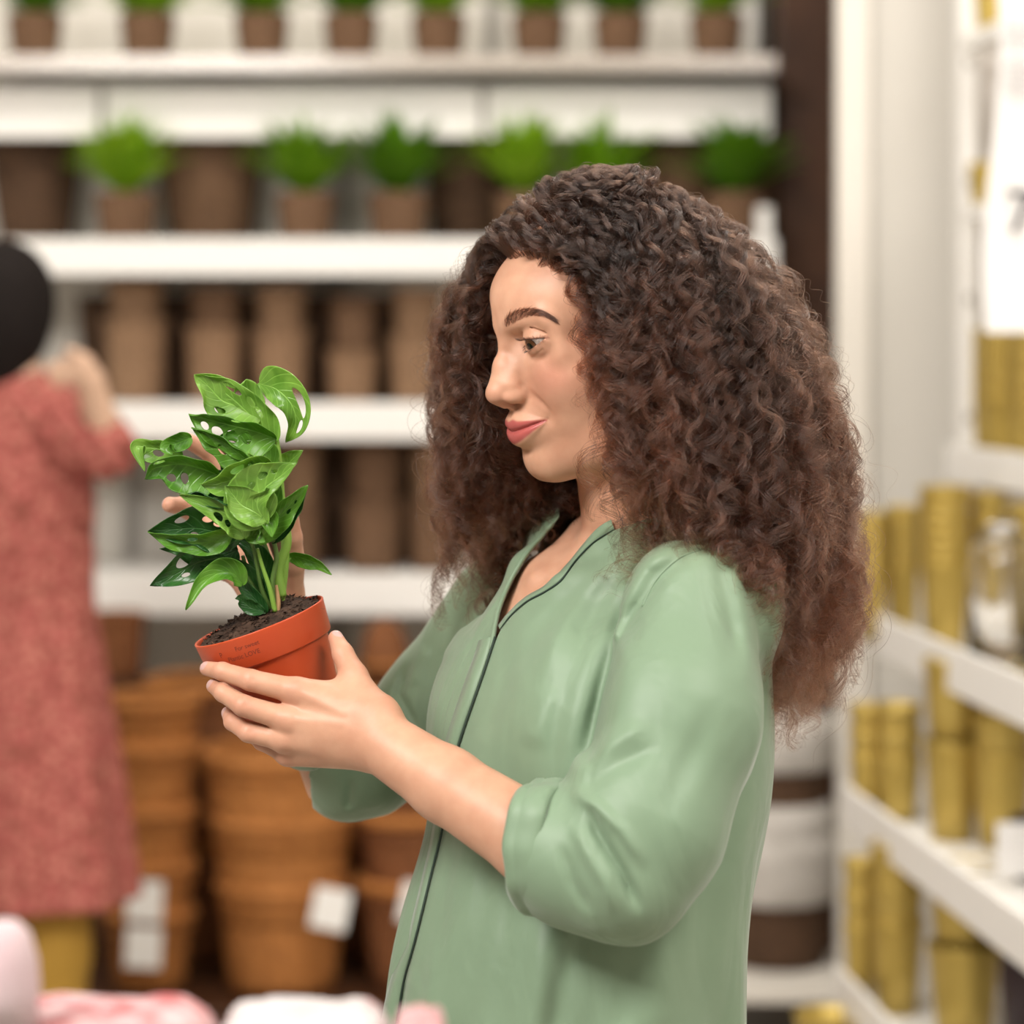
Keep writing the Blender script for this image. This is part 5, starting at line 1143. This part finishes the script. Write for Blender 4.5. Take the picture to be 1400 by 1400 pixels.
# glass jar
gl = mat('clear_glass', (1, 1, 1), .02, .5); bs(gl).inputs['Transmission Weight'].default_value = 1.0; bs(gl).inputs['IOR'].default_value = 1.45
jy = 4.62; s = jy / F_PX; jar = empty('glass_jar', (X_(1370, jy), jy, z2 + .001), 0, 'clear glass jar with rounded shoulders standing on the upper right shelf', 'jar'); r = 46 * s; h = 192 * s
MB().lathe([(0, .002), (r * .95, 0), (r, .01), (r, h * .78), (r * .85, h * .93), (r * .5, h), (r * .45, h), (r * .8, h * .91), (r * .95, h * .77), (r * .95, .012), (0, .01)], 48).build('body', gl, jar)
MB().lathe([(0, h), (r * .52, h), (r * .52, h + .012), (r * .2, h + .02), (0, h + .02)], 32).build('lid', gl, jar)
tr = MB().lathe([(0, -.0), (r * 1.15, 0), (r * 1.15, .006), (0, .006)], 40).build('coaster', mat('light_wood', (.62, .42, .24), .6), None); tr.location = (X_(1370, jy) , jy, z2 - .006 + .001); tag(tr, 'pale wooden disc under the glass jar', 'coaster')
jar.location.z += .002
# small label holder and hanging sign
paper = mat('white_card', (.80, .78, .76), .6); inkm = mat('grey_print', (.045, .04, .045), .6); inkl = mat('pale_print', (.35, .33, .34), .6)
lb = MB().box(-.06, .06, -.003, .003, -.045, .045).build('label_card', paper, None, .001); lb.location = W(1412, 1162, 4.25); tag(lb, 'small white label card at the right edge in front of the pots', 'label')
def text(txt, size, loc, m, parent):
    cu = bpy.data.curves.new('lettering', 'FONT'); cu.body = txt; cu.size = size; cu.extrude = .0004
    o = bpy.data.objects.new('tmp', cu); C.objects.link(o); dg = bpy.context.evaluated_depsgraph_get(); me = bpy.data.meshes.new_from_object(o.evaluated_get(dg)); bpy.data.objects.remove(o)
    t = link('lettering', me, m, parent); t.location = loc; t.rotation_euler = (PI / 2, 0, 0); return t
SY = 4.35; sg = empty('hanging_sign', W(1450, 230, SY), 0, 'large white hanging price sign at the top right edge showing 79', 'sign')
mb = MB(); n = 24; x0 = -(1450 - 1358) * SY / F_PX; V = []; F = []
for i in range(n + 1):
    t = i / n; z = (230 + 40 - (270 + 225 - 0) * 0) * 0 + .33 - t * .61; bow = .018 * math.sin(PI * t) ** 2 * (1 if t > .1 else 1)
    for (xx, yy) in ((x0 - .004 + .015 * math.sin(t * 5 + .6), .0), (.25, .03 * math.sin(PI * t))): V += [(xx, yy - .0015, z), (xx, yy + .0015, z)]
for i in range(n):
    a = i * 4; b = a + 4; F += [(a, b, b + 2, a + 2), (a + 1, a + 3, b + 3, b + 1), (a, a + 1, b + 1, b), (a + 2, b + 2, b + 3, a + 3)]
F += [(0, 2, 3, 1), (n * 4, n * 4 + 1, n * 4 + 3, n * 4 + 2)]; mb.add(V, F, None, False); mb.build('card', paper, sg)
P0 = sg.location
def onsign(px, py): v = W(px, py, SY - .012); return (v[0] - P0[0], v[1] - P0[1], v[2] - P0[2])
text('KRUKOR', .020, onsign(1374, 42), inkl, sg); text('SMÅ', .022, onsign(1374, 62), inkl, sg); text('79,-', .105, onsign(1374, 318), inkm, sg)
mb = MB()
for q in range(6): a = onsign(1374, 82 + q * 9); mb.box(a[0], a[0] + .1, a[1] - .0005, a[1] + .0005, a[2], a[2] + .004)
mb.build('small_print', mat('faint_print', (.62, .60, .60), .7), sg)
# hanger wires up to the ceiling
mb = MB(); mb.tube([(0, 0, .33), (0, 0, 3.6 - P0[2])], .0015, 6); mb.tube([(.2, .01, .33), (.2, .01, 3.6 - P0[2])], .0015, 6); mb.build('wire', grey, sg)

# ---- second shopper at the left, seen from behind
def shopper():
    Y = 5.0; S = lambda px, py, y=0: W(px, py, Y + y) * 100
    c = S(18, 480)
    def body_f(P):
        d = ell(P, S(12, 425), (8.2, 9.5, 11.5)); d = smin(d, rc(P, S(12, 460), S(18, 540), 5.2, 6), 2)
        d = smin(d, rc(P, S(50, 560, -.02), S(-55, 560, .05), 5.5, 5.5), 5); d = smin(d, ell(P, S(8, 680), (14.5, 10.5, 26)), 4); d = smin(d, ell(P, S(10, 950), (17, 12, 30)), 5)
        for dx in (-38, 62): d = smin(d, chain(P, [S(dx, 1050), S(dx + 6, 1300), S(dx, 1520)], [8, 5.4, 3.4], 2), 2)
        d = smin(d, chain(P, [S(62, 566, -.04), S(132, 620, -.06), S(150, 600, -.1)], [5, 4.2, 3.8], 2), 2)
        d = smin(d, chain(P, [S(148, 604, -.1), S(122, 520, -.16), S(112, 498, -.18)], [3.6, 2.7, 2.3], 1), .8)
        for k, (a, b) in enumerate((((100, 492), (72, 500)), ((102, 500), (70, 509)), ((102, 508), (72, 518)), ((104, 515), (78, 525)))): d = smin(d, chain(P, [S(114, 498, -.18), S(a[0], a[1], -.19), S(b[0], b[1], -.18)], [1.5, .95, .75], .3), .4)
        d = smin(d, chain(P, [S(112, 498, -.18), S(104, 484, -.2), S(92, 478, -.2)], [1.4, .9, .75], .3), .4)
        d = smin(d, chain(P, [S(-60, 570, .05), S(-90, 690, .02), S(-70, 780, -.1)], [5, 4, 3.2], 2), 2)
        f = smin(d, ell(P, S(48, 440, .03), (2.2, 1.3, 1.6)), .8)                 # nose, turned to the right
        for dx in (-38, 62): f = smin(f, ell(P, S(dx + 14, 1552, -.03), (9, 4.2, 3.6)), 1.5)
        return f
    X, Q = sdf_mesh(body_f, A(-122, 466, -2), A(-65, 534, 182), .7); b = link('person', mesh_np('person', X / 100, tri(Q)), mat('skin_far', (.62, .40, .28), .5))
    tag(b, 'person with dark hair in a pink patterned dress and mustard trousers at the left edge', 'person')
    dm = mat('pink_floral_cloth', (.50, .14, .11), .8)
    tc = N(dm, 'ShaderNodeTexCoord'); vo = N(dm, 'ShaderNodeTexVoronoi', Scale=55.0); lk(dm, tc.outputs['Object'], vo.inputs['Vector']); r = N(dm, 'ShaderNodeValToRGB'); e = r.color_ramp.elements
    e[0].position = .12; e[0].color = (.50, .22, .15, 1); e[1].position = .45; e[1].color = (.37, .085, .075, 1); n3 = r.color_ramp.elements.new(.8); n3.color = (.20, .055, .035, 1); lk(dm, vo.outputs['Distance'], r.inputs[0])
    lk(dm, r.outputs[0], bs(dm).inputs['Base Color'])
    def dress_f(P):
        d = smin(rc(P, S(46, 562, -.02), S(-52, 562, .05), 7.0, 7), ell(P, S(8, 690), (17.5, 13, 28)), 4)
        u = (S(0, 800)[2] - P[:, 2]); ang = np.arctan2(P[:, 1] - 500, P[:, 0] - S(20, 900)[0]); rr = np.sqrt(((P[:, 0] - S(28, 900)[0]) / 1.0) ** 2 + ((P[:, 1] - 500) * 1.25) ** 2)
        sk = rr - (14 + np.clip(u, -5, 80) * .145 + 1.1 * np.sin(ang * 8) * np.clip(u / 40, 0, 1)); sk = smax(sk, -u - 6, 3); sk = np.maximum(sk, u - 61); d = smin(d, sk, 5)
        sl = chain(P, [S(60, 566, -.03), S(118, 600, -.06), S(146, 612, -.1)], [7.2, 7.5, 6.2], 2) + .5 * np.sin(P[:, 0] * 1.3 + P[:, 2]); d = smin(d, sl, 1.5)
        d = smin(d, chain(P, [S(-60, 572, .05), S(-88, 680, .02)], [7, 7], 2), 2); return d
    X, Q = sdf_mesh(dress_f, A(-128, 466, 38), A(-62, 536, 160), .8); link('dress', mesh_np('dress', X / 100, tri(Q)), dm, b)
    def tr_f(P):
        d = None
        for dx in (-38, 62): e = chain(P, [S(dx, 1100), S(dx + 6, 1300), S(dx, 1500)], [9.2, 7.8, 6.4], 2); d = e if d is None else np.minimum(d, e)
        return d
    X, Q = sdf_mesh(tr_f, A(-122, 480, 6), A(-66, 520, 80), .8); link('trousers', mesh_np('trousers', X / 100, tri(Q)), mat('mustard_cloth', (.42, .24, .035), .8), b)
    def ha_f(P): return smin(smin(ell(P, S(6, 412), (10.0, 11, 12.2)), ell(P, S(-6, 455, -.02), (9.5, 9, 10)), 3), ell(P, S(-8, 500, -.02), (6.5, 6.5, 8)), 3) + (.25 * waves(P, (1.2, 1.2, .4), 3)).astype(f32)
    X, Q = sdf_mesh(ha_f, A(-122, 482, 140), A(-80, 516, 182), .6); hm = mat('black_hair', (.010, .007, .006), .85, .15); link('hair', mesh_np('hair', X / 100, tri(Q)), hm, b)
    # shoes
    for dx in (-38, 62):
        mb = MB(); p = S(dx + 14, 1556, -.03) / 100; mb.lathe([(0, -.0), (.09, 0), (.092, .02), (.08, .05), (.05, .075), (0, .085)], 28, (p[0], p[1], 0), 1.1, .5); mb.build('shoe', hm, b)
shopper()

# ---- pink and white textiles on a plinth close to the camera
FY = 1.42; s = FY / F_PX
pk = mat('pink_white_print', (.78, .60, .58), .85); noisecol(pk, (.42, .11, .11), (.54, .36, .36), 48, 4, lo=.36, hi=.56, bump=.3)
pk2 = mat('white_rose_print', (.84, .80, .78), .85); noisecol(pk2, (.42, .24, .24), (.50, .46, .45), 40, 3, lo=.30, hi=.42, bump=.3)
pk3 = mat('pale_pink_cloth', (.80, .68, .68), .85); noisecol(pk3, (.50, .34, .36), (.54, .45, .45), 12, 3)
ztop = Z_(1362, FY)
pln = boxo('plinth', X_(-60, FY), X_(660, FY), FY - .1, FY + .06, 0, ztop - .09, white, None, .004); tag(pln, 'white plinth under the pink and white textiles in the near foreground', 'plinth')
def cushion(name, px0, px1, y0, y1, z0, h, m, label, seed, cat='towel', grp=None):
    n1, n2 = 26, 14; x0, x1 = X_(px0, FY), X_(px1, FY); V = []; F = []; cx, cy = (x0 + x1) / 2, (y0 + y1) / 2; root = empty(name, (cx, cy, z0), 0, label, cat, grp)
    mb = MB(); nn = 28; mm = 12; rx, ry = (x1 - x0) / 2, (y1 - y0) / 2
    for i in range(mm + 1):
        ph = PI * i / mm - PI / 2
        for j in range(nn):
            th = 2 * PI * j / nn; pw = lambda t, e: math.copysign(abs(t) ** e, t); cc = abs(math.cos(ph)) ** .35
            V.append((rx * cc * pw(math.cos(th), .35), ry * cc * pw(math.sin(th), .35), h / 2 + h / 2 * pw(math.sin(ph), .6) + .0015 * math.sin(7 * th + seed)))
    for i in range(mm):
        for j in range(nn): F.append((i * nn + j, i * nn + (j + 1) % nn, (i + 1) * nn + (j + 1) % nn, (i + 1) * nn + j))
    mb.add(V, F, None, True); mb.build('cloth', m, root); q = MB(); q.box(-rx * .9, rx * .9, -ry - .004, -ry * .6, h * .45, h * .5); q.build('fold_edge', m, root); return root
cushion('folded_towel', -20, 300, FY - .07, FY + .035, ztop - .09, .088, pk, 'folded pink floral towel at lower left in the near foreground', 1, 'towel', 'folded textiles in the foreground')
cushion('folded_towel', 296, 540, FY - .07, FY + .035, ztop - .09, .086, pk2, 'folded white towel between the two pink ones in the near foreground', 2, 'towel', 'folded textiles in the foreground')
cushion('folded_towel', 536, 612, FY - .06, FY + .03, ztop - .09, .082, pk, 'narrow folded pink towel in front of the blouse hem', 3, 'towel', 'folded textiles in the foreground')
FY2 = 1.36; r_ = empty('rolled_towel', (X_(5, FY2), FY2 + .0, ztop - .001), 0, 'upright pale pink rolled towel at the bottom left corner', 'towel'); rr = 46 * s
MB().lathe([(0, 0), (rr, 0), (rr * 1.03, .02), (rr * .98, .035), (rr * .75, .05), (rr * .4, .056), (0, .056)], 32, rough=.01).build('roll', pk3, r_)

# ================================================================= light and camera
def area(name, loc, to, sx, sy, power, col=(1, 1, 1)):
    l = bpy.data.lights.new(name, 'AREA'); l.shape = 'RECTANGLE'; l.size = sx; l.size_y = sy; l.energy = power; l.color = col
    o = bpy.data.objects.new(name, l); C.objects.link(o); o.location = loc
    o.rotation_euler = (Vector(to) - Vector(loc)).to_track_quat('-Z', 'Y').to_euler(); return o
sc = bpy.context.scene
w = bpy.data.worlds.new('store_light'); sc.world = w; w.use_nodes = True
w.node_tree.nodes['Background'].inputs[0].default_value = (1.0, .96, .90, 1); w.node_tree.nodes['Background'].inputs[1].default_value = .12
def lamp(x, y, sx, sy, power, col=(1, .95, .88), rot=None, z=3.45):
    o = area('ceiling_lamp', (x, y, z), rot or (x, y, 0), sx, sy, power, col); return o
lamp(-1.5, .2, 1.8, 1.2, 210, (1, .96, .92), (-.1, 2.1, 1.3)); lamp(1.3, .6, 1.4, 1.0, 80, (1, .95, .9), (.1, 2.1, 1.3)); lamp(.6, 3.3, 1.6, 1.0, 45, (1, .95, .88), (.1, 2.2, 1.3))
lamp(-1.2, 4.6, 2.6, .9, 56, (1, .94, .86), (-.8, 6.3, 1.2)); lamp(.9, 4.3, 1.6, .8, 26, (1, .94, .88), (1.0, 5.4, 1.0))
cam = bpy.data.cameras.new('camera'); co = bpy.data.objects.new('camera', cam); C.objects.link(co)
co.location = (0, 0, CAMZ); co.rotation_euler = (PI / 2, 0, 0); cam.sensor_width = 24; cam.sensor_fit = 'HORIZONTAL'
cam.lens = 24 * F_PX / 1400; cam.shift_y = -(700 - HOR) / 1400; cam.clip_start = .05
cam.dof.use_dof = True; cam.dof.focus_distance = 2.05; cam.dof.aperture_fstop = 2.2
sc.camera = co
sc.view_settings.view_transform = 'Standard'; sc.view_settings.look = 'None'; sc.view_settings.exposure = 0; sc.view_settings.gamma = 1
